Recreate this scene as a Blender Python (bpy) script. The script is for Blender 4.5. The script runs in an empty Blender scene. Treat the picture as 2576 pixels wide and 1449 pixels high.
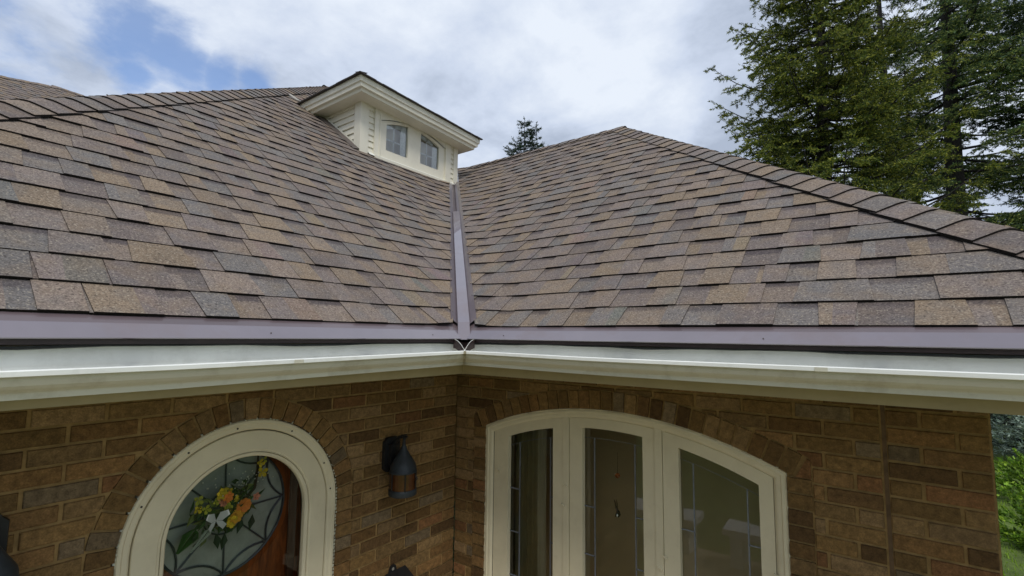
import bpy, math, random
import numpy as np
from mathutils import Vector, Matrix
S = bpy.context.scene
COL = S.collection
GZ = 2.75            # camera height above the ground; everything is built with z measured from the camera, then lifted

# ------------------------------------------------------------------ camera
F_PX, PITCH, ROLL, YAW = 1230.26, 0.0966088, -0.0113027, 0.6427233
def cam_axes():
    F = Vector((-math.sin(YAW)*math.cos(PITCH), math.cos(YAW)*math.cos(PITCH), math.sin(PITCH)))
    Rt = Vector((math.cos(YAW), math.sin(YAW), 0)); D = -Rt.cross(F)
    c, s = math.cos(ROLL), math.sin(ROLL)
    return c*Rt + s*D, -s*Rt + c*D, F
CR, CD, CF = cam_axes()
EYE = Vector((2.348, -2.517, 0))
cam = bpy.data.cameras.new('camera'); co = bpy.data.objects.new('camera', cam); COL.objects.link(co)
cam.sensor_width = 36; cam.lens = 36*F_PX/2576; cam.clip_end = 3000; cam.clip_start = .05
m = Matrix((CR, -CD, -CF)).transposed().to_4x4(); m.translation = EYE + Vector((0, 0, GZ)); co.matrix_world = m
S.camera = co
S.view_settings.view_transform = 'Standard'; S.view_settings.look = 'None'
S.view_settings.exposure = 0.0; S.view_settings.gamma = 1; S.view_settings.use_curve_mapping = False
try:
    S.cycles.use_denoising = True; S.cycles.max_bounces = 8; S.cycles.transparent_max_bounces = 12
except Exception: pass

def dirpx(px, py): return (CR*(px-1288) + CD*(py-724.5) + CF*F_PX).normalized()

# ------------------------------------------------------------------ sun and sky
SUN = Vector((0.55, -0.52, 0.95)).normalized()
sl = bpy.data.lights.new('sun', 'SUN'); so = bpy.data.objects.new('sun', sl); COL.objects.link(so)
sl.energy = 1.7; sl.angle = math.radians(14); sl.color = (1, .95, .88)
so.rotation_euler = SUN.to_track_quat('Z', 'Y').to_euler(); so.location = (6, -8, 15)
W = bpy.data.worlds.new('World'); S.world = W; W.use_nodes = True
nt = W.node_tree; nt.nodes.clear()
def N(t, **k):
    n = nt.nodes.new(t)
    for a, b in k.items(): setattr(n, a, b)
    return n
def lk(a, b): nt.links.new(a, b)
out = N('ShaderNodeOutputWorld'); bg = N('ShaderNodeBackground'); lk(bg.outputs[0], out.inputs[0])
sky = N('ShaderNodeTexSky'); sky.sky_type = 'NISHITA'; sky.sun_disc = False
sky.sun_elevation = math.asin(SUN.z); sky.sun_rotation = math.atan2(SUN.x, SUN.y)
tc = N('ShaderNodeTexCoord')
def math_(op, a, b=None, c=None):
    n = N('ShaderNodeMath', operation=op)
    for i, v in enumerate((a, b, c)):
        if v is None: continue
        if isinstance(v, (int, float)): n.inputs[i].default_value = v
        else: lk(v, n.inputs[i])
    return n.outputs[0]
def rampn(v, a, b):
    n = N('ShaderNodeMapRange'); n.interpolation_type = 'SMOOTHSTEP'; lk(v, n.inputs[0])
    n.inputs[1].default_value = a; n.inputs[2].default_value = b; return n.outputs[0]
# flatten the direction on to a cloud layer so clouds shrink towards the horizon
sep = N('ShaderNodeSeparateXYZ'); lk(tc.outputs['Generated'], sep.inputs[0])
zz = math_('ADD', math_('MAXIMUM', sep.outputs[2], 0.0), .22)
cx = math_('DIVIDE', sep.outputs[0], zz); cy = math_('DIVIDE', sep.outputs[1], zz)
cmb = N('ShaderNodeCombineXYZ'); lk(cx, cmb.inputs[0]); lk(cy, cmb.inputs[1])
def noise(vec, scale, det, rough, dist=0., off=0.):
    n = N('ShaderNodeTexNoise'); n.inputs['Scale'].default_value = scale; n.inputs['Detail'].default_value = det
    n.inputs['Roughness'].default_value = rough; n.inputs['Distortion'].default_value = dist
    mp = N('ShaderNodeMapping'); mp.inputs['Location'].default_value = (off, off*.7, off*.3); lk(vec, mp.inputs[0]); lk(mp.outputs[0], n.inputs[0])
    return n.outputs['Fac']
n_big = noise(cmb.outputs[0], 1.15, 7, .55, .25, 3.1)
n_mid = noise(cmb.outputs[0], 2.6, 8, .58, .15, 7.7)
n_edge = noise(cmb.outputs[0], 4.5, 8, .6, .1, 1.3)
# openings in the cloud, upper left of the view
gap = None
for px, py, rad in ((345, 80, .058), (420, 125, .055), (470, 165, .05), (550, 190, .04), (640, 205, .035), (415, 262, .03), (345, 190, .03), (-500, 60, .15)):
    d = dirpx(px, py)
    dn = N('ShaderNodeVectorMath', operation='DISTANCE'); lk(tc.outputs['Generated'], dn.inputs[0]); dn.inputs[1].default_value = d
    g = math_('SUBTRACT', 1.0, math_('DIVIDE', dn.outputs['Value'], rad*1.65))
    gap = g if gap is None else math_('MAXIMUM', gap, g)
gap = math_('MAXIMUM', gap, -.6)
gsum = math_('ADD', gap, math_('MULTIPLY', math_('SUBTRACT', n_edge, .5), 1.7))
gfac = rampn(gsum, .05, .75)
cr = N('ShaderNodeValToRGB'); lk(math_('ADD', math_('MULTIPLY', n_big, .5), math_('MULTIPLY', n_mid, .5)), cr.inputs[0])
e = cr.color_ramp.elements
e[0].position = .41; e[0].color = (.43, .50, .63, 1)
e[1].position = .595; e[1].color = (.82, .885, .985, 1)
k = cr.color_ramp.elements.new(.495); k.color = (.62, .70, .85, 1)
bl = N('ShaderNodeMixRGB'); bl.blend_type = 'MULTIPLY'; bl.inputs[0].default_value = 1
lk(sky.outputs[0], bl.inputs[1]); bl.inputs[2].default_value = (.15, .165, .19, 1)
mx = N('ShaderNodeMixRGB'); lk(math_('MULTIPLY', gfac, .85), mx.inputs[0]); lk(cr.outputs[0], mx.inputs[1]); lk(bl.outputs[0], mx.inputs[2])
# overcast brightness: the layer overhead and behind the viewer is brighter than what the camera faces
lk(mx.outputs[0], bg.inputs[0]); bg.inputs[1].default_value = 1.0

# ------------------------------------------------------------------ helpers
def mat(name): 
    mm = bpy.data.materials.new(name); mm.use_nodes = True; return mm
def lin(r, g, b):
    f = lambda c: (c/255/12.92 if c/255 <= .04045 else ((c/255+.055)/1.055)**2.4)
    return (f(r), f(g), f(b))
def make_mat(name, color=None, rough=.6, attr=False, n_scale=40, n_amt=.15, n_detail=4, bump=.0, b_scale=60, b_dist=.002, metal=0., spec=.5, coat=0., speck=0., dirt=None):
    mm = mat(name); T = mm.node_tree; P = T.nodes['Principled BSDF']
    P.inputs['Roughness'].default_value = rough; P.inputs['Metallic'].default_value = metal
    P.inputs['Specular IOR Level'].default_value = spec; P.inputs['Coat Weight'].default_value = coat
    tcn = T.nodes.new('ShaderNodeTexCoord')
    no = T.nodes.new('ShaderNodeTexNoise'); no.inputs['Scale'].default_value = n_scale; no.inputs['Detail'].default_value = n_detail; no.inputs['Roughness'].default_value = .65
    T.links.new(tcn.outputs['Object'], no.inputs['Vector'])
    mr = T.nodes.new('ShaderNodeMapRange'); T.links.new(no.outputs['Fac'], mr.inputs[0])
    mr.inputs[1].default_value = .3; mr.inputs[2].default_value = .7; mr.inputs[3].default_value = 1-n_amt; mr.inputs[4].default_value = 1+n_amt
    hv = T.nodes.new('ShaderNodeVectorMath'); hv.operation = 'SCALE'
    if attr:
        a = T.nodes.new('ShaderNodeAttribute'); a.attribute_name = 'Col'; T.links.new(a.outputs['Color'], hv.inputs[0])
    else: hv.inputs[0].default_value = color
    T.links.new(mr.outputs[0], hv.inputs['Scale'])
    last = hv.outputs[0]
    if speck:
        n2 = T.nodes.new('ShaderNodeTexNoise'); n2.inputs['Scale'].default_value = 190; n2.inputs['Detail'].default_value = 2
        T.links.new(tcn.outputs['Object'], n2.inputs['Vector'])
        m2 = T.nodes.new('ShaderNodeMapRange'); T.links.new(n2.outputs['Fac'], m2.inputs[0])
        m2.inputs[1].default_value = .3; m2.inputs[2].default_value = .7; m2.inputs[3].default_value = 1-speck; m2.inputs[4].default_value = 1+speck
        h2 = T.nodes.new('ShaderNodeVectorMath'); h2.operation = 'SCALE'; T.links.new(last, h2.inputs[0]); T.links.new(m2.outputs[0], h2.inputs['Scale']); last = h2.outputs[0]
    if dirt:
        n3 = T.nodes.new('ShaderNodeTexNoise'); n3.inputs['Scale'].default_value = dirt[1]; n3.inputs['Detail'].default_value = 6; n3.inputs['Roughness'].default_value = .7
        T.links.new(tcn.outputs['Object'], n3.inputs['Vector'])
        m3 = T.nodes.new('ShaderNodeMapRange'); T.links.new(n3.outputs['Fac'], m3.inputs[0])
        m3.inputs[1].default_value = .52; m3.inputs[2].default_value = .75; m3.inputs[4].default_value = dirt[2]
        x3 = T.nodes.new('ShaderNodeMixRGB'); T.links.new(m3.outputs[0], x3.inputs[0]); T.links.new(last, x3.inputs[1]); x3.inputs[2].default_value = (*dirt[0], 1); last = x3.outputs[0]
    T.links.new(last, P.inputs['Base Color'])
    if bump:
        bn = T.nodes.new('ShaderNodeTexNoise'); bn.inputs['Scale'].default_value = b_scale; bn.inputs['Detail'].default_value = 5
        T.links.new(tcn.outputs['Object'], bn.inputs['Vector'])
        bb = T.nodes.new('ShaderNodeBump'); bb.inputs['Strength'].default_value = bump; bb.inputs['Distance'].default_value = b_dist
        T.links.new(bn.outputs['Fac'], bb.inputs['Height']); T.links.new(bb.outputs[0], P.inputs['Normal'])
    return mm
M = {}
M['shingle'] = make_mat('asphalt_shingle', attr=True, rough=.93, n_scale=75, n_amt=.20, speck=.34, bump=.55, b_scale=260, b_dist=.003, spec=.25, dirt=((.055, .045, .035), 3.0, .22))
M['brick'] = make_mat('brick', attr=True, rough=.9, n_scale=38, n_amt=.38, speck=.22, bump=1.0, b_scale=70, b_dist=.004, spec=.2)
M['mortar'] = make_mat('mortar', (.33, .215, .088), rough=.95, n_scale=30, n_amt=.25, bump=.6, b_scale=120, b_dist=.003, spec=.2)
M['cream'] = make_mat('cream_paint', (.72, .655, .47), rough=.5, n_scale=5, n_amt=.05, bump=.08, b_scale=25, b_dist=.002, dirt=((.34, .28, .17), 4.5, .22))
M['trim'] = make_mat('cream_aluminium', (.68, .655, .53), rough=.38, n_scale=4, n_amt=.04, bump=.14, b_scale=5, b_dist=.006, dirt=((.34, .29, .18), 7, .5))
M['dormer_paint'] = make_mat('pale_dormer_paint', (.78, .745, .62), rough=.5, n_scale=5, n_amt=.05, bump=.06, b_scale=20, b_dist=.002, dirt=((.4, .36, .28), 5, .25))
M['gutter_in'] = make_mat('pale_gutter_lining', (.90, .91, .85), rough=.45, n_scale=3, n_amt=.07, dirt=((.30, .30, .25), 5, .3))
M['metal'] = make_mat('mauve_coated_metal', (.175, .148, .172), rough=.36, n_scale=3, n_amt=.10, bump=.22, b_scale=3.2, b_dist=.012, spec=.8, coat=.8, dirt=((.15, .09, .075), 1.3, .75))
M['metal_dark'] = make_mat('dark_brown_metal', (.045, .028, .028), rough=.45, n_scale=8, n_amt=.2)
M['felt'] = make_mat('black_underlay', (.018, .02, .018), rough=.8, n_scale=25, n_amt=.4, bump=.5, b_scale=40, b_dist=.004)
M['black'] = make_mat('black_iron', (.012, .012, .013), rough=.5, n_scale=30, n_amt=.3, bump=.3, b_scale=60, b_dist=.001)
M['pewter'] = make_mat('weathered_lantern_metal', (.022, .030, .038), rough=.5, n_scale=20, n_amt=.35, bump=.3, b_scale=50, b_dist=.001)
M['screw'] = make_mat('screw', (.12, .10, .08), rough=.4, metal=.6)
M['lead_dark'] = make_mat('dark_lead_came', (.05, .065, .08), rough=.4, metal=.3, n_scale=30)
M['lead'] = make_mat('lead_came', (.20, .225, .27), rough=.35, metal=.3, n_scale=30)  # window cames made paler so their highlights sit in the colour
M['grout'] = make_mat('dark_gap', (.02, .016, .012), rough=.9)
M['wall_in'] = make_mat('room_wall', (.62, .54, .36), rough=.9, n_scale=1.2, n_amt=.12)
M['curtain'] = make_mat('curtain_cloth', (.36, .32, .18), rough=.95, n_scale=3, n_amt=.2)
M['sash_in'] = make_mat('white_sash', (.85, .87, .88), rough=.5)
M['bark'] = make_mat('bark', (.022, .018, .017), rough=.95, n_scale=12, n_amt=.4, bump=.8, b_scale=14, b_dist=.03)
def mottle(mm):
    T = mm.node_tree; P = T.nodes['Principled BSDF']; src = P.inputs['Base Color'].links[0].from_socket
    t = T.nodes.new('ShaderNodeTexCoord')
    def nz(sc, lo, hi, det=3):
        n = T.nodes.new('ShaderNodeTexNoise'); n.inputs['Scale'].default_value = sc; n.inputs['Detail'].default_value = det; T.links.new(t.outputs['Object'], n.inputs[0])
        r = T.nodes.new('ShaderNodeMapRange'); T.links.new(n.outputs['Fac'], r.inputs[0]); r.inputs[1].default_value = lo; r.inputs[2].default_value = hi; return r.outputs[0]
    def mixn(fac, a, col, amt):
        r = T.nodes.new('ShaderNodeMath'); r.operation = 'MULTIPLY'; r2 = T.nodes.new('ShaderNodeMath'); r2.operation = 'MULTIPLY'; r2.use_clamp = True; T.links.new(src, r2.inputs[0]); r2.inputs[1].default_value = 8; r3 = T.nodes.new('ShaderNodeMath'); r3.operation = 'POWER'; T.links.new(r2.outputs[0], r3.inputs[0]); r3.inputs[1].default_value = 3; r4 = T.nodes.new('ShaderNodeMath'); r4.operation = 'MULTIPLY'; T.links.new(fac, r4.inputs[0]); T.links.new(r3.outputs[0], r4.inputs[1]); T.links.new(r4.outputs[0], r.inputs[0]); r.inputs[1].default_value = amt
        x = T.nodes.new('ShaderNodeMixRGB'); T.links.new(r.outputs[0], x.inputs[0]); T.links.new(a, x.inputs[1]); x.inputs[2].default_value = (*col, 1); return x.outputs[0]
    o = mixn(nz(11, .45, .7, 5), src, (.235, .165, .10), .38)
    o = mixn(nz(9.3, .5, .72, 5), o, (.13, .135, .145), .35)
    o = mixn(nz(130, .60, .68, 1), o, (.46, .40, .31), .42)
    o = mixn(nz(115, .62, .70, 1), o, (.035, .028, .028), .6)
    T.links.new(o, P.inputs['Base Color'])
mottle(M['shingle'])
def wood():
    mm = mat('varnished_wood'); T = mm.node_tree; P = T.nodes['Principled BSDF']; P.inputs['Roughness'].default_value = .3
    t = T.nodes.new('ShaderNodeTexCoord'); mp = T.nodes.new('ShaderNodeMapping'); mp.inputs['Scale'].default_value = (6, 14, 1.6)
    n = T.nodes.new('ShaderNodeTexNoise'); n.inputs['Scale'].default_value = 3; n.inputs['Detail'].default_value = 6; n.inputs['Distortion'].default_value = 1.2
    T.links.new(t.outputs['Object'], mp.inputs[0]); T.links.new(mp.outputs[0], n.inputs[0])
    r = T.nodes.new('ShaderNodeValToRGB'); r.color_ramp.elements[0].color = (.12, .028, .007, 1); r.color_ramp.elements[1].color = (.34, .09, .018, 1)
    r.color_ramp.elements[0].position = .35; r.color_ramp.elements[1].position = .66
    T.links.new(n.outputs['Fac'], r.inputs[0]); T.links.new(r.outputs[0], P.inputs['Base Color']); return mm
M['wood'] = wood()
def glass(name, tint, rough=.02, refl=1.0, ior=1.5):
    mm = mat(name); T = mm.node_tree; T.nodes.clear()
    o = T.nodes.new('ShaderNodeOutputMaterial'); x = T.nodes.new('ShaderNodeMixShader'); tr = T.nodes.new('ShaderNodeBsdfTransparent'); g = T.nodes.new('ShaderNodeBsdfGlossy')
    fr = T.nodes.new('ShaderNodeFresnel'); fr.inputs[0].default_value = ior
    tr.inputs[0].default_value = (*tint, 1); g.inputs['Roughness'].default_value = rough; g.inputs[0].default_value = (refl, refl, refl, 1)
    n = T.nodes.new('ShaderNodeTexNoise'); n.inputs['Scale'].default_value = 2.5; b = T.nodes.new('ShaderNodeBump'); b.inputs['Strength'].default_value = .06; b.inputs['Distance'].default_value = .02
    tcx = T.nodes.new('ShaderNodeTexCoord'); T.links.new(tcx.outputs['Object'], n.inputs[0]); T.links.new(n.outputs['Fac'], b.inputs['Height']); T.links.new(b.outputs[0], g.inputs['Normal'])
    T.links.new(fr.outputs[0], x.inputs[0]); T.links.new(tr.outputs[0], x.inputs[1]); T.links.new(g.outputs[0], x.inputs[2]); T.links.new(x.outputs[0], o.inputs[0]); return mm
M['glass'] = glass('window_glass', (.86, .88, .82), ior=1.6)
M['glass_door'] = glass('storm_glass', (.86, .86, .82), ior=1.42)
M['glass_dormer'] = glass('dormer_glass', (.9, .93, .93), ior=2.1)
M['frosted'] = make_mat('textured_grey_glass', (.33, .375, .34), rough=.25, n_scale=3.5, n_amt=.35, n_detail=5, bump=.25, b_scale=20, b_dist=.01, spec=.6, dirt=((.13, .16, .12), 3.2, .75))
M['amber'] = make_mat('amber_glass', (.075, .024, .007), rough=.15, n_scale=14, n_amt=.45, spec=.7)
def leaf_mat(name, tr=.25):
    mm = mat(name); T = mm.node_tree; P = T.nodes['Principled BSDF']; P.inputs['Roughness'].default_value = .6; P.inputs['Specular IOR Level'].default_value = .3
    a = T.nodes.new('ShaderNodeAttribute'); a.attribute_name = 'Col'
    T.links.new(a.outputs['Color'], P.inputs['Base Color'])
    t = T.nodes.new('ShaderNodeBsdfTranslucent'); T.links.new(a.outputs['Color'], t.inputs[0])
    x = T.nodes.new('ShaderNodeMixShader'); x.inputs[0].default_value = tr
    T.links.new(P.outputs[0], x.inputs[1]); T.links.new(t.outputs[0], x.inputs[2]); T.links.new(x.outputs[0], T.nodes['Material Output'].inputs[0]); return mm
M['needle'] = leaf_mat('needles'); M['leaf'] = leaf_mat('leaves', .35)
M['petal'] = leaf_mat('silk_petals', .2)

class MB:
    def __init__(s): s.v = []; s.f = []; s.c = []
    def quad(s, a, b, c, d, col=None): s.poly((a, b, c, d), col)
    def poly(s, pts, col=None, cols=None):
        i = len(s.v); s.v += [tuple(p) for p in pts]; s.f.append(tuple(range(i, i+len(pts))))
        s.c += cols if cols else [col or (1, 1, 1)]*len(pts)
    def box(s, x0, x1, y0, y1, z0, z1, col=None, T=None):
        p = [(x, y, z) for x in (x0, x1) for y in (y0, y1) for z in (z0, z1)]
        if T: p = [T(*q) for q in p]
        for f in ((0, 1, 3, 2), (4, 6, 7, 5), (0, 4, 5, 1), (2, 3, 7, 6), (0, 2, 6, 4), (1, 5, 7, 3)): s.poly([p[i] for i in f], col)
    def tube(s, pts, rad, n=8, col=None, cap=True):
        pts = [Vector(p) for p in pts]; rings = []
        if not isinstance(rad, (list, tuple)): rad = [rad]*len(pts)
        for i, p in enumerate(pts):
            t = (pts[min(i+1, len(pts)-1)] - pts[max(i-1, 0)]).normalized()
            a = t.cross(Vector((0, 0, 1)) if abs(t.z) < .9 else Vector((1, 0, 0))).normalized(); b = t.cross(a)
            rings.append([p + (a*math.cos(2*math.pi*k/n) + b*math.sin(2*math.pi*k/n))*rad[i] for k in range(n)])
        for i in range(len(rings)-1):
            for k in range(n): s.poly((rings[i][k], rings[i][(k+1) % n], rings[i+1][(k+1) % n], rings[i+1][k]), col)
        if cap: s.poly(rings[0][::-1], col); s.poly(rings[-1], col)
    def lathe(s, c, prof, n=20, col=None):
        for (r0, z0), (r1, z1) in zip(prof[:-1], prof[1:]):
            for k in range(n):
                a, b = 2*math.pi*k/n, 2*math.pi*(k+1)/n
                q = [(c[0]+r*math.cos(t), c[1]+r*math.sin(t), c[2]+z) for r, z, t in ((r0, z0, a), (r0, z0, b), (r1, z1, b), (r1, z1, a))]
                if r0 < 1e-6: q = q[1:]
                elif r1 < 1e-6: q = q[:3]
                s.poly(q, col)
    def build(s, name, m_, parent=None, weld=False, smooth=False):
        me = bpy.data.meshes.new(name); me.from_pydata(s.v, [], s.f)
        a = me.color_attributes.new('Col', 'FLOAT_COLOR', 'CORNER')
        arr = np.ones((len(s.c), 4), dtype=np.float32); arr[:, :3] = np.array(s.c, dtype=np.float32); a.data.foreach_set('color', arr.ravel())
        if weld:
            import bmesh
            bm = bmesh.new(); bm.from_mesh(me); bmesh.ops.remove_doubles(bm, verts=bm.verts, dist=1e-5); bmesh.ops.recalc_face_normals(bm, faces=bm.faces); bm.to_mesh(me); bm.free()
        if smooth:
            for p in me.polygons: p.use_smooth = True
        me.materials.append(m_); me.update()
        o = bpy.data.objects.new(name, me); COL.objects.link(o)
        if parent: o.parent = parent
        return o
def tag(o, label=None, cat=None, group=None, kind=None):
    for k_, v_ in (('label', label), ('category', cat), ('group', group), ('kind', kind)):
        if v_: o[k_] = v_
    return o
def empty(name, loc=(0, 0, 0)):
    o = bpy.data.objects.new(name, None); COL.objects.link(o); o.location = loc; o.empty_display_size = .2; return o
def rel(o, p):  # shape a part in world measures although its thing's empty stands at p
    o.parent = p; o.location = (-p.location.x, -p.location.y, -p.location.z); return o
R = random.Random(7)

# ------------------------------------------------------------------ the setting
def ground():
    b = MB(); n = 40
    xs = [-600, -200, -60, -25, -12, -6, -3, 0, 3, 6, 9, 12, 16, 25, 60, 200, 600]
    for i in range(len(xs)-1):
        for j in range(len(xs)-1): b.quad((xs[i], xs[j], -GZ), (xs[i+1], xs[j], -GZ), (xs[i+1], xs[j+1], -GZ), (xs[i], xs[j+1], -GZ))
    o = b.build('ground', make_mat('lawn_ground', (.11, .16, .03), rough=.95, n_scale=1.8, n_amt=.35, bump=.8, b_scale=30, b_dist=.05), weld=True)
    tag(o, kind='structure')
    b = MB(); rr = random.Random(5)
    for _ in range(26000):
        x = rr.uniform(2.9, 9); y = rr.uniform(1.5, 14); h = rr.uniform(.03, .08); a = rr.uniform(0, 6.28); w = rr.uniform(.004, .009)
        dx, dy = math.cos(a)*w, math.sin(a)*w; g = rr.uniform(.7, 1.3)
        b.poly(((x-dx, y-dy, -GZ), (x+dx, y+dy, -GZ), (x+rr.uniform(-.03, .03), y+rr.uniform(-.03, .03), -GZ+h)), (.26*g, .42*g, .035*g))
    tag(b.build('grass', M['leaf']), kind='stuff', cat='grass', label='bright green lawn beyond the right end of the brick wall')
    # unseen patio slab in the inner corner, pale tan to bounce warm light up
    b2 = MB(); b2.box(.02, 4.2, -4.2, -.02, -GZ+.004, -GZ+.03)
    tag(b2.build('patio', make_mat('bounce_tan_concrete', (.44, .36, .25), rough=.9, n_scale=6, n_amt=.2)), kind='structure')
ground()

# ------------------------------------------------------------------ house
HOUSE = empty('house', (-2.2, 1.2, -GZ)); tag(HOUSE, 'brown brick house with shingled hip roofs meeting at a metal valley', 'house')
def part(b, name, m_, parent=None, label=None, **k):
    o = b.build(name, m_, **k)
    if parent is None or parent is HOUSE: rel(o, HOUSE)
    else: o.parent = parent
    if label: o['label'] = label
    return o
PM = .757; EO = .615; EZ = -.020      # roof pitch, eave edge distance from the wall, eave edge height
NL = math.sqrt(1+PM*PM)
TONES = [(.225, .172, .122), (.235, .178, .118), (.205, .163, .128), (.192, .158, .142), (.178, .148, .142), (.165, .137, .135), (.150, .146, .148), (.138, .142, .148), (.128, .104, .108), (.215, .17, .14)]
MEAN = (.203, .161, .130)
TONES = [tuple(MEAN[i]+(t[i]*1.02-MEAN[i])*(.60, .56, .62)[i] for i in range(3)) for t in TONES]
DARK = (.016, .013, .011)
def mixc(a, b, t): return tuple(a[i]*(1-t)+b[i]*t for i in range(3))
def shingles(O, U, Sd, Nn, u_range, s0, nrows, exp, planes, name, label=None, seed=1, lift=None, tones=TONES):
    """one roof slope of laminated shingles: O on the eave line, U along it, Sd up the slope, Nn out of it"""
    rr = random.Random(seed); b = MB(); O, U, Sd, Nn = Vector(O), Vector(U), Vector(Sd), Vector(Nn)
    wav = [(rr.uniform(.5, 2.5), rr.uniform(0, 6), rr.uniform(.0008, .002)) for _ in range(4)]
    def P(u, s, h):
        q = O + U*u + Sd*s
        hh = h + sum(a*math.sin(f*u*2+p+s*1.3) for f, p, a in wav)
        if lift: hh += lift(q)
        return q + Nn*hh
    for i in range(nrows):
        ub, ue = u_range(s0+i*exp) if callable(u_range) else u_range
        sb = s0+i*exp; u = ub-rr.uniform(0, .3); rowj = rr.uniform(-.002, .002)
        # recessed backing layer
        while u < ue:
            w = rr.uniform(.10, .24); u2 = min(u+w, ue+.2); c = rr.choice(tones); g = rr.uniform(.9, 1.1); c = tuple(x*g for x in c)
            sj = sb+rowj+rr.uniform(-.0015, .0015); st = sb+exp
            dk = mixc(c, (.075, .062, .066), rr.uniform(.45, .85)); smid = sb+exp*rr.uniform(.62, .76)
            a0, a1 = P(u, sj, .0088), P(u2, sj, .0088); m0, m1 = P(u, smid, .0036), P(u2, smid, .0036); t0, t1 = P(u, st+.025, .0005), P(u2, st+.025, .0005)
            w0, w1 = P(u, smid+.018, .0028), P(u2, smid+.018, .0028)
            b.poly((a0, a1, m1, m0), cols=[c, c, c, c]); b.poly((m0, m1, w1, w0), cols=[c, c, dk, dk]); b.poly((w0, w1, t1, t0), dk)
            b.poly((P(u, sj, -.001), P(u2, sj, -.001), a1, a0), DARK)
            u = u2
        # raised tabs
        u = ub-rr.uniform(0, .4)
        while u < ue:
            w = rr.choice((rr.uniform(.09, .14), rr.uniform(.13, .22), rr.uniform(.13, .20))); gp = rr.choice((rr.uniform(.07, .13), rr.uniform(.12, .19), rr.uniform(.10, .16), .0022))
            c = rr.choice(tones); g = rr.uniform(.92, 1.12); c = tuple(x*g for x in c)
            fl = rr.uniform(-.010, .016); u2 = u+w; sj = sb+rowj-rr.uniform(0, .004); st = sb+exp+.012
            h0, h1 = rr.uniform(.0118, .0142), .0044
            mm_ = u+w*rr.uniform(.3, .7) if rr.random() < .35 else None
            A, B_, C_, D_ = P(u-fl, sj, h0), P(u2+fl, sj, h0), P(u2, st, h1), P(u, st, h1)
            if mm_:
                c2 = tuple(x*rr.uniform(.94, 1.05) for x in rr.choice(tones)); f2 = rr.uniform(-.01, .01)
                E_, F_ = P(mm_+f2, sj, h0), P(mm_, st, h1)
                b.poly((A, E_, F_, D_), c); b.poly((E_, B_, C_, F_), c2)
            else: b.poly((A, B_, C_, D_), c)
            b.poly((P(u-fl, sj, .006), P(u2+fl, sj, .006), B_, A), DARK)
            b.poly((P(u2+fl, sj, .002), P(u2, st, -.002), C_, B_), mixc(c, DARK, .75)); b.poly((P(u, st, -.002), P(u-fl, sj, .002), A, D_), mixc(c, DARK, .75))
            u = u2+gp
    # solid deck just underneath, down to a thickness
    import bmesh
    o = part(b, name, M['shingle'], label=label)
    bm = bmesh.new(); bm.from_mesh(o.data)
    for co_, no in planes:
        bmesh.ops.bisect_plane(bm, geom=bm.verts[:]+bm.edges[:]+bm.faces[:], plane_co=Vector(co_), plane_no=Vector(no), clear_outer=True)
    bm.to_mesh(o.data); bm.free()
    return o
VW = .058      # half width of the open valley
def vlift(q):
    d = abs(q.x+q.y)/math.sqrt(2); return .020*max(0, 1-(d-.04)/.26)**2
ridge_y = 2.575
apex = Vector((.10, 2.575, EZ+PM*(2.575+EO)))
# left slope faces +x, right slope faces -y
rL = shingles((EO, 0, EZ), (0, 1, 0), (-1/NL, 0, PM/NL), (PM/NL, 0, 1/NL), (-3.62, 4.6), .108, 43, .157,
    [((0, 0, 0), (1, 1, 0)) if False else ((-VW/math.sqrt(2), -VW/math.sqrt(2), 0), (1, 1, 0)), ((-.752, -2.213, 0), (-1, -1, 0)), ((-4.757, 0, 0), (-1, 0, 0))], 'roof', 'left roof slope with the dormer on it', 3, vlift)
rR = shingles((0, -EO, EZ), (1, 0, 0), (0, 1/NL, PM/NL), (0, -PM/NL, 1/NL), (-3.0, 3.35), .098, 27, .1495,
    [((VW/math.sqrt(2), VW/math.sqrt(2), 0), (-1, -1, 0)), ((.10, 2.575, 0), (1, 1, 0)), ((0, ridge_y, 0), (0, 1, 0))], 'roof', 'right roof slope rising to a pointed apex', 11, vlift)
# backing slabs so the roof is solid, and the hidden slopes beyond
def deck():
    b = MB()
    d = .004
    E0 = (EO, -3.58, EZ-d); zr = EZ+PM*(EO+4.757)
    b.poly(((EO-.03, -3.55, EZ+.02), (EO-.03, -EO+.03, EZ+.02), (-4.757, 4.757, zr-.003), (-4.757, 1.79, zr-.003)))
    b.poly(((EO-.03, -3.55, EZ+.02), (-4.757, 1.79, zr-.003), (-10.1, -3.55, EZ+.02)))
    b.poly(((-10.1, -3.55, EZ+.02), (-4.757, 1.79, zr-.003), (-4.757, 4.757, zr-.003), (-10.1, 4.757, EZ+.02)))
    b.poly(((EO-.03, -EO+.03, EZ+.02), (3.26, -EO+.03, EZ+.02), (.10, ridge_y, apex.z-.003), (-ridge_y, ridge_y, apex.z-.003)))
    b.poly(((3.26, -EO+.03, EZ+.02), (3.26, 5.74, EZ+.02), (.10, ridge_y, apex.z-.003)))
    b.poly(((3.26, 5.74, EZ+.02), (-5, 5.74, EZ+.02), (-4.5, ridge_y, apex.z-.003), (.10, ridge_y, apex.z-.003)))
    part(b, 'roof_deck', make_mat('brown_roofing', (.15, .125, .11), rough=.9, n_scale=9, n_amt=.2))
deck()
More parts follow.
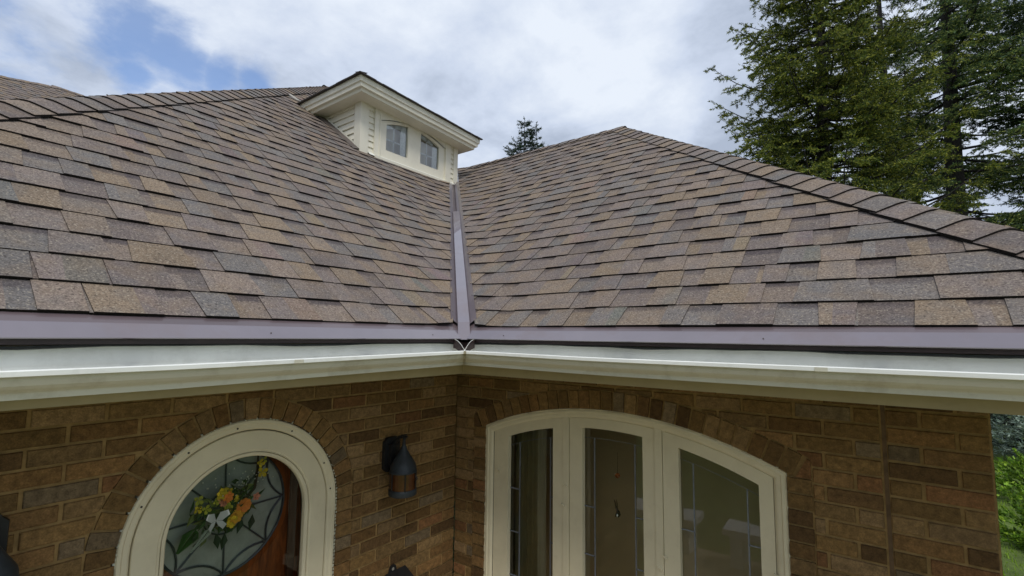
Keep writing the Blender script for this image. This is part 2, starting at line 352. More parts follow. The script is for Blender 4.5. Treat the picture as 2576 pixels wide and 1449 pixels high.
# hip and ridge caps
def caps(H0, H1, aA, aB, nA, nB, name, label, seed, w=.148, exp=.143, start=0):
    rr = random.Random(seed); b = MB(); H0, H1 = Vector(H0), Vector(H1); L = (H1-H0).length; hd = (H1-H0)/L
    aA, aB, nA, nB = [Vector(v).normalized() for v in (aA, aB, nA, nB)]; r = .055
    ws = [-w, -.11, -.08, -r, -.035, -.015, 0, .015, .035, r, .08, .11, w]
    def P(t, q, h, sag=0):
        H = H0+hd*t
        if abs(q) >= r: p = H+(aA*q if q > 0 else aB*-q); n = nA if q > 0 else nB
        else:
            u_ = (q+r)/(2*r); p = H+aB*r*(1-u_)**2+aA*r*u_**2; n = (nB*(1-u_)+nA*u_).normalized()
        return p+n*h
    n = int(L/exp)
    for i in range(n+1):
        t0 = i*exp; t1 = t0+exp*1.25; c = rr.choice(TONES); g = rr.uniform(.95, 1.15); c = tuple(x*g for x in c); c2 = tuple(x*g for x in rr.choice(TONES)) if rr.random() < .3 else c
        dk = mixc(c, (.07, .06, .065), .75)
        j = rr.uniform(-.004, .004); wj = rr.uniform(-.005, .005); sk = rr.uniform(-.006, .006)
        hb, ht = .023, .011
        tm = t0+exp*.80
        for k in range(len(ws)-1):
            q0, q1 = ws[k]+(wj if k == 0 else 0), ws[k+1]+(wj if k == len(ws)-2 else 0)
            cc = c if q0 < .02 else c2
            e0, e1 = t0+j+sk*q0*5, t0+j+sk*q1*5
            b.poly((P(e0, q0, hb), P(tm, q0, .5*(hb+ht)), P(tm, q1, .5*(hb+ht)), P(e1, q1, hb)), cc)
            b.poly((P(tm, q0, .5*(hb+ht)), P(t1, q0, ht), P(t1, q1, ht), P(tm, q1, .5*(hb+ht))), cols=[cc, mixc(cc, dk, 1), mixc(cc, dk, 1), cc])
            b.poly((P(e0, q0, hb-.009), P(e0, q0, hb), P(e1, q1, hb), P(e1, q1, hb-.009)), DARK)
        for q in (-w-0, w):
            qq = q+(wj if q < 0 else wj)
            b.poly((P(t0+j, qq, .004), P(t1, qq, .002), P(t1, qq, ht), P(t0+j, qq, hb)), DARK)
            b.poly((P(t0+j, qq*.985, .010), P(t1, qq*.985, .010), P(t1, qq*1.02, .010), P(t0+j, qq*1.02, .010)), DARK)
    part(b, name, M['shingle'], label=label)
nLf = (PM, 0, 1); nR = (0, -PM, 1); nEnd = (0, -PM, 1)
hdn = Vector((-1, 1, PM)).normalized()
def perp(n, hd, sgn): return Vector(n).normalized().cross(hd)*sgn
# left hip: between the left slope (+x side) and the end slope (faces -y)
a1 = perp(nLf, hdn, 1); a1 = a1 if a1.x+a1.y > 0 else -a1
a2 = perp(nEnd, hdn, 1); a2 = a2 if a2.x+a2.y < 0 else -a2
HL0 = (EO-.01, -3.57, EZ+.008); HL1 = (-4.757, 1.80, EZ+PM*(EO+4.757))
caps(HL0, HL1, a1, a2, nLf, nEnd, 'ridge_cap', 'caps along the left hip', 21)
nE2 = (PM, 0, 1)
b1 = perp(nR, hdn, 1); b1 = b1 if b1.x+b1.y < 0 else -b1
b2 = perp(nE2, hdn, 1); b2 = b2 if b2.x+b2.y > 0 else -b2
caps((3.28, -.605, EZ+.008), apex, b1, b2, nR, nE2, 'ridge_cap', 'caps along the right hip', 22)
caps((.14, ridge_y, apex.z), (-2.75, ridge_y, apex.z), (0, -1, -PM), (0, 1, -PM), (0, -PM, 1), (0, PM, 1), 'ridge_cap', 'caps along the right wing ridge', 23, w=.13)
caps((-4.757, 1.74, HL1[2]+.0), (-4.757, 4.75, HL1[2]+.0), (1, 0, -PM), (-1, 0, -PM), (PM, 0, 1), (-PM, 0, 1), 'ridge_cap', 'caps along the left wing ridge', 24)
# distant higher roof of the same house, at the far left
def far_roof():
    xe = -9.0
    def onp(px, py):
        d = dirpx(px, py); O = Vector((xe, 0, 2.2)); n = Vector((PM, 0, 1)); t = (O-EYE).dot(n)/d.dot(n); return EYE+d*t
    A, Bp, Cp = onp(-150, 161), onp(153, 221), onp(260, 258)
    z = lambda x: 2.2+PM*(xe-x)
    vert = lambda p, q: (p, Vector((-(q-p).y, (q-p).x, 0)))
    def pl(p, q, inside):
        n = Vector((-(q-p).y, (q-p).x, 0)); 
        if (inside-p).dot(n) > 0: n = -n
        return (p, n)
    ins = onp(20, 300)
    shingles((xe, 0, 2.2), (0, 1, 0), (-1/NL, 0, PM/NL), (PM/NL, 0, 1/NL), (-9, 4), 0, 52, .145, [pl(A, Bp, ins), pl(Bp, Cp, ins)], 'roof', 'distant roof slope at the far left', 31)
    nf = Vector((PM, 0, 1)).normalized(); nb = Vector((-PM, 0, 1)).normalized()
    for p, q, sd in ((Bp, A, 41), (Cp, Bp, 42)):
        hd = (q-p).normalized(); a_ = nf.cross(hd); a_ = a_ if a_.x > 0 else -a_
        nbk = Vector((-.5, hd.x*0, 1)).normalized(); nbk = (nbk-hd*nbk.dot(hd)).normalized(); c_ = nbk.cross(hd); c_ = c_ if c_.x < 0 else -c_
        caps(p, q, a_, c_, nf, nbk, 'ridge_cap', 'caps on the distant roof', sd)
    # body beneath it
    b = MB(); b.poly((A, Bp, Cp, Cp+Vector((-3, 2, -4)), A+Vector((-6, 0, -6)))); b.box(-16, xe-.5, -8.5, 3, -GZ, 2.2)
    part(b, 'wall', M['brick'], label='rear wing wall hidden behind the left roof')
far_roof()

# ---- eaves: runs follow both wings and mitre at the inner corner
def run(prof, name, m_, endL=3.58, endR=3.28, label=None, sag=None, smooth=False, closed=False, jit=0, parent=None, starts=None):
    b = MB(); n = 16
    sg = sag or (lambda side, t: 0)
    for side in 'LR':
        end = endL if side == 'L' else endR
        pf = prof+[prof[0]] if closed else prof
        for (o0, z0), (o1, z1) in zip(pf[:-1], pf[1:]):
            for i in range(n):
                q = []
                for (o, z), f in (((o0, z0), i/n), ((o0, z0), (i+1)/n), ((o1, z1), (i+1)/n), ((o1, z1), i/n)):
                    st = o if starts is None else max(o, starts)
                    t = st+(end-st)*f; zz_ = z+sg(side, t)
                    q.append((o, -t, zz_) if side == 'L' else (t, -o, zz_))
                b.poly(q if side == 'R' else q[::-1])
        q = [(o, -end, z+sg(side, end)) if side == 'L' else (end, -o, z+sg(side, end)) for o, z in prof]
        if closed: b.poly(q)
    return part(b, name, m_, weld=True, smooth=smooth, label=label)
gs = lambda side, t: (-.0165*min(1, (t-.6)/1.3)-.002*(t-.6) if side == 'L' else -.0095*min(1, (t-.6)/.8)+.002*max(0, t-1.9))
run([(.46, .098), (.530, .0462), (.564, .0235)], 'drip_edge_top', make_mat('shaded_mauve_metal', (.13, .098, .105), rough=.45, n_scale=2, n_amt=.2, coat=.4))  # shade under the shingle overhang is put into this strip's darker brown
run([(.564, .0235), (.566, .0215), (.612, -.0165), (.6155, -.0195), (.612, -.0225), (.598, -.0235)], 'drip_edge', M['metal'])
run([(.600, -.0225), (.600, -.0375), (.585, -.0385)], 'drip_return', M['metal_dark'])  # brown recessed face, the drip edge's shadow deepened in its colour
run([(.594, -.0375), (.594, -.0445), (.5575, -.048)], 'underlay_edge', M['felt'], sag=lambda s_, t: .0035*math.sin(t*7+(1 if s_ == 'L' else 0))+.002*math.sin(t*19))
fascia = run([(.54, -.03), (.555, -.03), (.555, -.206), (.54, -.206)], 'fascia', make_mat('shaded_olive_fascia', (.43, .355, .20), rough=.55, n_scale=5, n_amt=.08, dirt=((.25, .2, .11), 3, .3)), closed=False, sag=lambda s_, t: 0)  # olive-tan fascia; contact shade below the gutter is mixed into its colour
run([(.5550-.001, -.205), (.53, -.2025), (.0, -.2025)], 'soffit', M['trim'], starts=0)
gutter = run([(.558, -.040), (.560, -.148), (.628, -.148), (.674, -.110), (.680, -.085), (.684, -.0775), (.6965, -.0775), (.6985, -.080), (.698, -.0925), (.684, -.0945), (.682, -.104), (.677, -.116), (.667, -.125), (.655, -.1315), (.649, -.1355), (.6475, -.139), (.646, -.152), (.558, -.153)], 'gutter', M['trim'], endL=3.6, endR=3.3, sag=gs, smooth=False)
run([(.6835, -.0768), (.6965, -.0768), (.6992, -.0795), (.6990, -.0915), (.6975, -.0928)], 'gutter_rim', M['gutter_in'], endL=3.6, endR=3.3, sag=gs)
run([(.5600, -.036), (.5615, -.147), (.626, -.146), (.6735, -.109)], 'gutter_lining', M['gutter_in'], endL=3.59, endR=3.29, sag=gs)
def gutter_bits():
    # overlapping apron plates against the fascia, hangers, corner seam and the two splash strips
    b = MB()
    for (s_, t0, t1) in (('L', .62, .93), ('R', .62, 1.13), ('L', .9, 2.4), ('R', 1.10, 2.9)):
        o = .5645 if t0 < .8 else .5625; z0, z1 = -.045, (-.083 if t0 < .8 else -.086)
        if s_ == 'L': b.poly(((o, -t1, z0), (o, -t0, z0), (o, -t0, z1-.004), (o, -t1, z1-.008)))
        else: b.poly(((t0, -o, z0), (t1, -o, z0), (t1, -o, z1-.006), (t0, -o, z1-.004)))
    rel(b.build('apron_flashing', M['gutter_in']), HOUSE)
    for s_, t in (('L', 2.02), ('L', 1.18), ('R', 1.5), ('R', 2.35)):
        b = MB(); zo = gs(s_, t)-.094
        if s_ == 'L': b.box(.562, .680, -t-.012, -t+.012, zo, zo+.004); b.tube([(.60, -t, zo+.004), (.60, -t, zo+.012)], .006)
        else: b.box(t-.012, t+.012, -.680, -.562, zo, zo+.004); b.tube([(t, -.60, zo+.004), (t, -.60, zo+.012)], .006)
        o = b.build('gutter_hanger', M['screw']); rel(o, HOUSE)
    for s_, t in (('L', 1.55), ('R', 2.18)):   # overlap joints of the gutter lengths
        b = MB(); zo = gs(s_, t); pr_ = [(.6998, -.0795), (.6993, -.0925), (.6852, -.0952), (.6832, -.104), (.6782, -.116), (.6682, -.1255), (.6562, -.132), (.6502, -.136), (.6488, -.139), (.6473, -.1525)]
        for (o0, z0), (o1, z1) in zip(pr_[:-1], pr_[1:]):
            q = ((o0, -t, z0), (o0, -t-.035, z0), (o1, -t-.035, z1), (o1, -t, z1)) if s_ == 'L' else ((t, -o0, z0), (t+.035, -o0, z0), (t+.035, -o1, z1), (t, -o1, z1))
            b.poly([(p[0]+(.001 if s_ == 'L' else 0), p[1]-(.001 if s_ == 'R' else 0), p[2]+zo) for p in q])
        rel(b.build('gutter_joint', M['trim']), HOUSE)
    b = MB()  # folded corner seam on the gutter face
    pr = [(.6995, -.079), (.6990, -.093), (.685, -.0955), (.683, -.104), (.678, -.116), (.668, -.1255), (.656, -.132), (.650, -.136), (.648, -.152)]
    for (o0, z0), (o1, z1) in zip(pr[:-1], pr[1:]):
        w = .011; k_ = .0022
        b.poly(((o0+k_, -o0-w, z0), (o0+k_, -o0-k_, z0), (o1+k_, -o1-k_, z1), (o1+k_, -o1-w, z1))); b.poly(((o0+k_, -o0-k_, z0), (o0+w, -o0-k_, z0), (o1+w, -o1-k_, z1), (o1+k_, -o1-k_, z1)))
    rel(b.build('corner_seam', make_mat('sealant', (.40, .36, .25), rough=.7, n_scale=40, n_amt=.3)), HOUSE)
    for sgn in (0, 1):
        b = MB(); pts = []
        for i in range(13):
            f = i/12; o = .60+.085*f; side_ = .052*(1-f)**1.0; z = -.024-.055*f**1.9
            side_ = .078*(1-f); z = -.024-.056*f*f
            x, y = o, -o
            if sgn: x += side_
            else: y -= side_
            side_ = 0; pts.append(Vector((x, y, z)))
        for p, q in zip(pts[:-1], pts[1:]):
            b.quad(p, q, q+Vector((-.012, .012, -.045)), p+Vector((-.012, .012, -.045)), )
        s1 = b.build('splash_strip', M['metal_dark']); rel(s1, HOUSE)
        b = MB(); b.tube([p+Vector((.0, 0, .001)) for p in pts], .0011, 6); e_ = b.build('folded_edge', M['gutter_in']); e_.parent = s1
    b = MB()
    for s_, ts in (('L', (.82, 1.62)), ('R', (.86, 2.02))):
        for t in ts:
            z = -.0015; o = .5955
            c = (o, -t, z) if s_ == 'L' else (t, -o, z)
            d = Vector((.8, 0, .75)) if s_ == 'L' else Vector((0, -.8, .75)); c = Vector(c)
            b = MB(); b.tube([c, c+d*.002], .0024, 8); rel(b.build('screw', M['screw']), HOUSE)
gutter_bits()
# ---- valley flashing
def valley():
    vd = Vector((-1, 1, PM)); pd = Vector((1, 1, 0)).normalized()   # perpendicular in plan
    V0 = Vector((EO, -EO, EZ))
    def P(t, d, h): return V0+vd*t+pd*d+Vector((0, 0, abs(d)/math.sqrt(2)*PM+h))
    up = lambda t: 1.0
    TS = [(-.0+i*.1) for i in range(0, 33)]
    b = MB(); lf = .034
    ys = 0
    for t0, t1 in zip(TS[:-1], TS[1:]):
        t0 = max(t0, .055)
        if t1 > 3.18: break
        for sg_ in (-1, 1):
            pr = [(.071, .002), (.069, .030), (.040, .022), (.016, .012), (0, .012)]
            for (d0, h0), (d1, h1) in zip(pr[:-1], pr[1:]):
                f = 1-.12*min(1, t0/3); b.poly((P(t0, sg_*d0*f, h0), P(t1, sg_*d0*f, h0), P(t1, sg_*d1*f, h1), P(t0, sg_*d1*f, h1)))
    rel(b.build('valley_flashing', make_mat('valley_metal', (.125, .10, .112), rough=.42, n_scale=2, n_amt=.2, coat=.5, bump=.15, b_scale=4, b_dist=.008), weld=True), HOUSE)
    b = MB()   # raised cover over the lower half, its foot turned down over the eave
    ts = [-.012, .045]+[.1+.1*i for i in range(15)]+[1.56]
    def top(t): return .058 if t > .04 else .008
    for t0, t1 in zip(ts[:-1], ts[1:]):
        w0, w1 = .031, .031
        b.poly((P(t0, -w0, top(t0)-.02), P(t1, -w1, top(t1)-.02), P(t1, w1, top(t1)-.02), P(t0, w0, top(t0)-.02)))
        for sg_ in (-1, 1): b.poly((P(t0, sg_*w0, top(t0)-.02), P(t1, sg_*w1, top(t1)-.02), P(t1, sg_*(w1+.004), -.012), P(t0, sg_*(w0+.004), -.025)))
    b.poly((P(1.56, -.031, .028), P(1.56, .031, .028), P(1.56, .031, -.01), P(1.56, -.031, -.01)))
    rel(b.build('valley_cover', M['metal'], weld=True), HOUSE)
    b = MB()
    for t0, t1 in ((1.56, 2.2), (2.2, 3.15)):
        for d in (-.012, .012): b.poly((P(t0, d, .012), P(t1, d, .012), P(t1, d*.3, .045), P(t0, d*.3, .045)))
    rel(b.build('valley_rib', M['metal']), HOUSE)
    b = MB()   # dark closed end of the valley above the gutter
    c = Vector((.600, -.600, 0)); b.poly(((.600, -.68, -.024), (.600, -.600, -.024), (.600, -.600, -.075), (.600, -.66, -.055))); b.poly(((.600, -.600, -.024), (.68, -.600, -.024), (.66, -.600, -.055), (.600, -.600, -.075)))
    rel(b.build('valley_end', M['metal_dark']), HOUSE)
valley()

# ------------------------------------------------------------------ brick walls
BC = [(.205, .124, .048), (.190, .114, .043), (.155, .090, .035), (.235, .146, .060), (.200, .112, .043), (.135, .078, .033), (.225, .142, .062), (.215, .124, .050), (.245, .158, .075)]
def brick_col(rr, red=0):
    c = rr.choice(BC); g = rr.uniform(.72, 1.2)
    if rr.random() < .035+red: c = (.20, .10, .042)
    if rr.random() < .04: c = (.18, .13, .075)
    return tuple(x*g for x in c)
def brick_wall(T, ulen, zt, zb, jointz, course, blen, opening, name, seed, label, mort=.011, ranges=None):
    """T(u, depth, z) -> point; opening: (u0,u1, top function) ring's outer limit where field bricks stop"""
    rr = random.Random(seed); b = MB(); u0o, u1o, zf = opening
    k0 = int(math.floor((zb-jointz)/course)); k1 = int(math.ceil((zt-jointz)/course))
    for k_ in range(k0, k1+1):
        z0 = jointz+k_*course+mort/2; z1 = min(jointz+(k_+1)*course-mort/2, zt)
        if z0 >= zt: break
        for (ra, rb) in (ranges or [(0, ulen)]):
            u = ra-(blen/2 if k_ % 2 else 0)-rr.uniform(0, .02)*0
            while u < rb:
                a, c_ = max(u, ra)+ (mort/2 if u > ra else .002), min(u+blen*rr.uniform(.985, 1.0), rb-.001)-mort/2; u += blen
                if c_-a < .012: continue
                dp = rr.uniform(-.0015, .0015); col = brick_col(rr, .12 if T is TR and z0 < -.7 else 0)
                segs = []
                # split the brick where the opening cuts it
                br = sorted(set([a, c_]+[x for x in np.arange(a, c_, .012)]+[x for x in (u0o, u1o) if a < x < c_]))
                cur = []
                for x in br:
                    lo = z0
                    if u0o < x < u1o: lo = max(z0, zf(x))
                    elif abs(x-u0o) < 1e-9 or abs(x-u1o) < 1e-9: lo = z0
                    inside = u0o < x < u1o
                    if lo < z1-.003: cur.append((x, lo))
                    else:
                        if len(cur) > 1: segs.append(cur)
                        cur = []
                if len(cur) > 1: segs.append(cur)
                for sgm in segs:
                    if sgm[-1][0]-sgm[0][0] < .006: continue
                    pts = [sgm[0], sgm[-1]] if all(abs(p[1]-z0) < 1e-6 for p in sgm) else sgm
                    bot = [(x, l) for x, l in pts]; topp = [(pts[-1][0], z1), (pts[0][0], z1)]
                    poly = bot+topp; e_ = .0025
                    cxm = sum(p[0] for p in poly)/len(poly); czm = sum(p[1] for p in poly)/len(poly)
                    ins = [(x+(e_ if x < cxm else -e_), z+(e_ if z < czm else -e_)) for x, z in poly]
                    j = [rr.uniform(-.0012, .0012) for _ in poly]
                    F_ = [T(x+jj, dp, z+jj) for (x, z), jj in zip(ins, j)]; Bk = [T(x, -.004+dp, z) for x, z in poly]; Bb = [T(x, -.03, z) for x, z in poly]
                    b.poly(F_, col)
                    for i in range(len(poly)):
                        n_ = (i+1) % len(poly); b.quad(F_[i], Bk[i], Bk[n_], F_[n_], col); b.quad(Bk[i], Bb[i], Bb[n_], Bk[n_], col)
    w = part(b, name, M['brick'], label=label)
    return w
def sheet(T, ulen, zt, zb, opening, depth, m_, name, parent, ustart=0):
    b = MB(); u0o, u1o, zf = opening
    xs = [u0o+(u1o-u0o)*i/48 for i in range(49)]
    b.quad(T(ustart, depth, zb), T(u0o, depth, zb), T(u0o, depth, zt), T(ustart, depth, zt)); b.quad(T(u1o, depth, zb), T(ulen, depth, zb), T(ulen, depth, zt), T(u1o, depth, zt))
    for a, c_ in zip(xs[:-1], xs[1:]): b.quad(T(a, depth, zf(a)), T(c_, depth, zf(c_)), T(c_, depth, zt), T(a, depth, zt))
    o = b.build(name, m_); o.parent = parent; return o
TL = lambda u, d, z: (d, -u, z)
TR = lambda u, d, z: (u, -d, z)
DC = (1.383, -.876)     # centre of the door arch (distance along the left wall, height)
WX, WZ, WR = 1.118, -2.551, 2.141; WA, WB = .263, 1.986
zf_d = lambda r: (lambda u: DC[1]+math.sqrt(max(0, r*r-(u-DC[0])**2)) if abs(u-DC[0]) < r else DC[1])
def wall_left():
    r = .5735
    w = brick_wall(TL, 2.97, -.19, -GZ, -.8793, .0675, .2135, (DC[0]-r, DC[0]+r, lambda u: zf_d(r)(u)), 'brick_wall', 5, 'left brick wall around the arched door')
    sheet(TL, 2.97, -.17, -GZ, (DC[0]-.485, DC[0]+.485, zf_d(.485)), -.009, M['mortar'], 'mortar', w)
    # voussoirs and the stacked headers that carry them down the jambs
    b = MB(); rr = random.Random(8); ri, ro = .476, .568; n = 25
    for i in range(n):
        a0, a1 = math.pi*i/n, math.pi*(i+1)/n; g = .0055/.52; a0 += g; a1 -= g; c = brick_col(rr)
        am = (a0+a1)/2; rj = rr.uniform(-.004, .004)
        q = [(DC[0]-rad*math.cos(a), DC[1]+rad*math.sin(a)) for a, rad in ((a0, ri), (am, ri), (a1, ri), (a1, ro+rj), (am, ro+rj), (a0, ro+rj))]
        fr = [TL(u, .001, z) for u, z in q]; bk = [TL(u, -.09, z) for u, z in q]; b.poly(fr, c)
        for k_ in range(6): b.quad(fr[k_], bk[k_], bk[(k_+1) % 6], fr[(k_+1) % 6], c)
    z = DC[1]-.005
    while z > -GZ:
        for sg_ in (-1, 1):
            c = brick_col(rr); u0, u1 = sorted((DC[0]+sg_*ri, DC[0]+sg_*(ro+rr.uniform(-.004, .003))))
            b.box(u0, u1, -.09, .001, z-.0575, z, c, T=lambda x, y, zz: TL(x, y, zz))
        z -= .0675
    part(b, 'brick_arch', M['brick'], label='ring of bricks over the arched door')
    b = MB(); rg = [(DC[0]-.486*math.cos(math.pi*i/30), DC[1]+.486*math.sin(math.pi*i/30)) for i in range(31)]; rg = [(DC[0]-.486, -GZ)]+rg+[(DC[0]+.486, -GZ)]
    for (u0, z0), (u1, z1) in zip(rg[:-1], rg[1:]): b.quad(TL(u0, -.008, z0), TL(u1, -.008, z1), TL(u1, -.12, z1), TL(u0, -.12, z0))
    rel(b.build('reveal', M['mortar']), HOUSE)
wall_left()
def wz(u, r, zc=WZ, xc=WX): return zc+math.sqrt(max(.0001, r*r-(u-xc)**2))
def wall_right():
    ro = WR+.112; a, c_ = WA-.105, WB+.105
    # springing: the ring ends on a slant, field bricks stop at the ring's outer curve or at the header stacks
    f = lambda u: wz(u, ro)
    w = brick_wall(TR, 2.66, -.19, -GZ, -.8235, .0680, .2135, (a, c_, f), 'brick_wall', 6, 'right brick wall around the triple window', ranges=[(0, 2.336), (2.352, 2.66)])
    sheet(TR, 2.66, -.17, -GZ, (WA-.004, WB+.004, lambda u: wz(u, WR+.004)), -.009, M['mortar'], 'mortar', w)
    b = MB(); b.box(2.337, 2.351, -.010, -.0065, -GZ, -.18, T=TR); o = b.build('joint_strip', make_mat('old_sealant', (.13, .08, .04), rough=.9, n_scale=20, n_amt=.4)); o.parent = w
    b = MB(); rr = random.Random(9); ri = WR+.005
    t0 = math.asin((WA-.03-WX)/ri); t1 = math.asin((WB+.03-WX)/ri); n = int((t1-t0)*ri/.068)
    for i in range(n):
        a0 = t0+(t1-t0)*i/n+.0026; a1 = t0+(t1-t0)*(i+1)/n-.0026; c = brick_col(rr); rj = rr.uniform(-.004, .003)
        q = [(WX+rad*math.sin(x), WZ+rad*math.cos(x)) for x, rad in ((a0, ri), (a1, ri), (a1, ro-.006+rj), (a0, ro-.006+rj))]
        fr = [TR(u, .001, z) for u, z in q]; bk = [TR(u, -.09, z) for u, z in q]; b.poly(fr, c)
        for k_ in range(4): b.quad(fr[k_], bk[k_], bk[(k_+1) % 4], fr[(k_+1) % 4], c)
    for sg_, uu in ((-1, WA-.005), (1, WB+.005)):
        c = brick_col(rr); ue = uu+sg_*.092; zt_ = wz(uu, WR)-.006; q = [(uu+sg_*.034, zt_), (ue, zt_), (ue, wz(ue, ro)-.012), (uu+sg_*.079, wz(uu+sg_*.079, ro)-.010)]
        fr = [TR(u, .001, z) for u, z in q]; bk = [TR(u, -.05, z) for u, z in q]; b.poly(fr, c)
        for k_ in range(4): b.quad(fr[k_], bk[k_], bk[(k_+1) % 4], fr[(k_+1) % 4], c)
        z = wz(uu, WR)-.012
        while z > -GZ:
            c = brick_col(rr, .1 if sg_ > 0 else 0); u0, u1 = sorted((uu, uu+sg_*(.094+rr.uniform(-.003, .003))))
            b.box(u0, u1, -.09, .001+rr.uniform(-.001, .001), z-.0575, z, c, T=TR); z -= .068
    part(b, 'brick_arch', M['brick'], label='shallow brick arch over the triple window')
    # end of the wall, far side
    b = MB(); rr = random.Random(10)
    for k_ in range(40):
        z0 = -GZ+k_*.068
        if z0 > -.25: break
        for j in range(18):
            y0 = j*.2135-(.1 if k_ % 2 else 0); b.box(2.652, 2.6615, max(y0, .012), y0+.2025, z0+.0055, z0+.0625, brick_col(rr))
    rel(b.build('end_wall', M['brick']), HOUSE)
    for bb_ in ((2.45, 2.650, .012, 3.69), (-3.5, 2.650, 3.7, 3.8), (-.35, -.02, -2.96, -2.9), (-6, -.36, -3.0, -2.9)):
        b = MB(); b.box(*bb_, -GZ, -.19); rel(b.build('inner_wall', M['mortar']), HOUSE)
wall_right()

# ------------------------------------------------------------------ arched door
def arch_sweep(prof, zb=-GZ+.03, n=40):
    b = MB()
    def path(r): return [(DC[0]-r, zb)]+[(DC[0]-r*math.cos(math.pi*i/n), DC[1]+r*math.sin(math.pi*i/n)) for i in range(n+1)]+[(DC[0]+r, zb)]
    for (r0, d0), (r1, d1) in zip(prof[:-1], prof[1:]):
        p0, p1 = path(r0), path(r1)
        for i in range(len(p0)-1): b.quad(TL(p0[i][0], d0, p0[i][1]), TL(p0[i+1][0], d0, p0[i+1][1]), TL(p1[i+1][0], d1, p1[i+1][1]), TL(p1[i][0], d1, p1[i][1]))
    return b
def arch_disc(r, d, zb=-GZ+.03, n=40):
    b = MB(); b.poly([TL(DC[0]-r, d, zb)]+[TL(DC[0]-r*math.cos(math.pi*i/n), d, DC[1]+r*math.sin(math.pi*i/n)) for i in range(n+1)]+[TL(DC[0]+r, d, zb)]); return b
def door():
    fr = rel(arch_sweep([(.486, -.10), (.474, -.03), (.4715, -.012), (.467, -.007), (.455, -.007), (.450, -.012), (.434, -.013), (.428, -.016), (.4245, -.022), (.4235, -.034)]).build('door_frame', M['cream']), HOUSE)
    b = MB(); rr = random.Random(3)      # ragged bead of caulk against the brick
    for i in range(90):
        a = math.pi*i/89; r = .4745+rr.uniform(-.002, .006); c = Vector(TL(DC[0]-r*math.cos(a), -.012, DC[1]+r*math.sin(a))); b.tube([c-Vector((.0, 0, 0)), c+Vector((.004, .008*math.sin(a), .008*math.cos(a)))], .0045, 5)
    for i in range(60):
        for sg_ in (-1, 1):
            r = .4745+rr.uniform(-.002, .005); c = Vector(TL(DC[0]+sg_*r, -.012, DC[1]-.02-i*.018)); b.tube([c, c+Vector((.004, 0, .012))], .0042, 5)
    o = b.build('caulk_bead', make_mat('caulk', (.60, .60, .48), rough=.7, n_scale=50, n_amt=.2)); o.parent = fr
    b = MB()
    for a in (8, 27, 62, 97, 124, 155):
        t = math.radians(a); c = Vector(TL(DC[0]-.442*math.cos(t), -.0125, DC[1]+.442*math.sin(t))); b = MB(); b.tube([c, c+Vector((.002, 0, 0))], .0042, 8); o = b.build('screw', M['grout']); o.parent = fr
    rel(arch_sweep([(.430, -.036), (.417, -.036)]).build('door_gap', M['grout']), HOUSE)
    sd = rel(arch_sweep([(.4215, -.040), (.4195, -.0195), (.4165, -.0165), (.334, -.0165), (.330, -.020), (.327, -.020), (.3235, -.0175), (.3215, -.026)]).build('storm_door', M['cream']), HOUSE)
    o = arch_sweep([(.3205, -.026), (.3195, -.018), (.308, -.019), (.3035, -.024), (.3025, -.05)]).build('glazing_stop', M['cream']); o.parent = sd
    o = arch_sweep([(.3225, -.0262), (.3195, -.0262)]).build('dark_seal', M['grout']); o.parent = sd
    o = arch_disc(.306, -.044).build('glass_pane', M['glass_door']); o.parent = sd
    wd = rel(arch_disc(.50, -.165).build('front_door', M['wood']), HOUSE)
    b = MB(); cy, cz, cr_ = -1.41, -.84, .285
    n = 48
    ring = lambda r, x: [(x, cy+r*math.cos(2*math.pi*i/n), cz+r*math.sin(2*math.pi*i/n)) for i in range(n)]
    A, B_ = ring(cr_, -.145), ring(cr_+.04, -.158)
    bb = MB(); bb.poly(ring(cr_, -.150)); gl = bb.build('round_window', M['frosted']); gl.parent = wd
    for i in range(n): b.quad(A[i], A[(i+1) % n], B_[(i+1) % n], B_[i])
    o = b.build('round_moulding', M['wood']); o.parent = wd
    b = MB()
    nd = [(cy+(cr_-.006)*math.cos(math.radians(45*i+2)), cz+(cr_-.006)*math.sin(math.radians(45*i+2))) for i in range(8)]
    for i in range(8):
        p, q = nd[i], nd[(i+1) % 8]; mid = ((p[0]+q[0])/2, (p[1]+q[1])/2); inn = (cy+(mid[0]-cy)*.74, cz+(mid[1]-cz)*.74)
        pts = []
        for j in range(9):
            t = j/8; pts.append((-.143, (1-t)**2*p[0]+2*t*(1-t)*inn[0]+t*t*q[0], (1-t)**2*p[1]+2*t*(1-t)*inn[1]+t*t*q[1]))
        b.tube(pts, .0048, 6)
        b.tube([(-.143, *p), (-.143, cy+(p[0]-cy)*.33, cz+(p[1]-cz)*.33)], .0042, 6)
    b.tube([(-.143, cy+cr_*.33*math.cos(i*math.pi/12), cz+cr_*.33*math.sin(i*math.pi/12)) for i in range(25)], .004, 6)
    b.tube([(-.143, cy+cr_*.99*math.cos(i*math.pi/24), cz+cr_*.99*math.sin(i*math.pi/24)) for i in range(49)], .006, 6)
    o = b.build('lead_came', M['lead_dark']); o.parent = wd
    b = MB()   # raised grey-brown panel edge on the hinge side
    b.box(-.158, -.140, -1.09, -1.055, -2.6, -.62); b.box(-.158, -.150, -1.38-.40, -1.38-.37, -2.6, -.7)
    o = b.build('door_stile', make_mat('dark_wood', (.10, .05, .03), rough=.4, n_scale=9, n_amt=.3)); o.parent = wd
    # dark lobby reveals so no light leaks in
    b = MB(); rel(arch_sweep([(.49, -.10), (.50, -.17)]).build('door_jamb', M['cream']), HOUSE)
door()
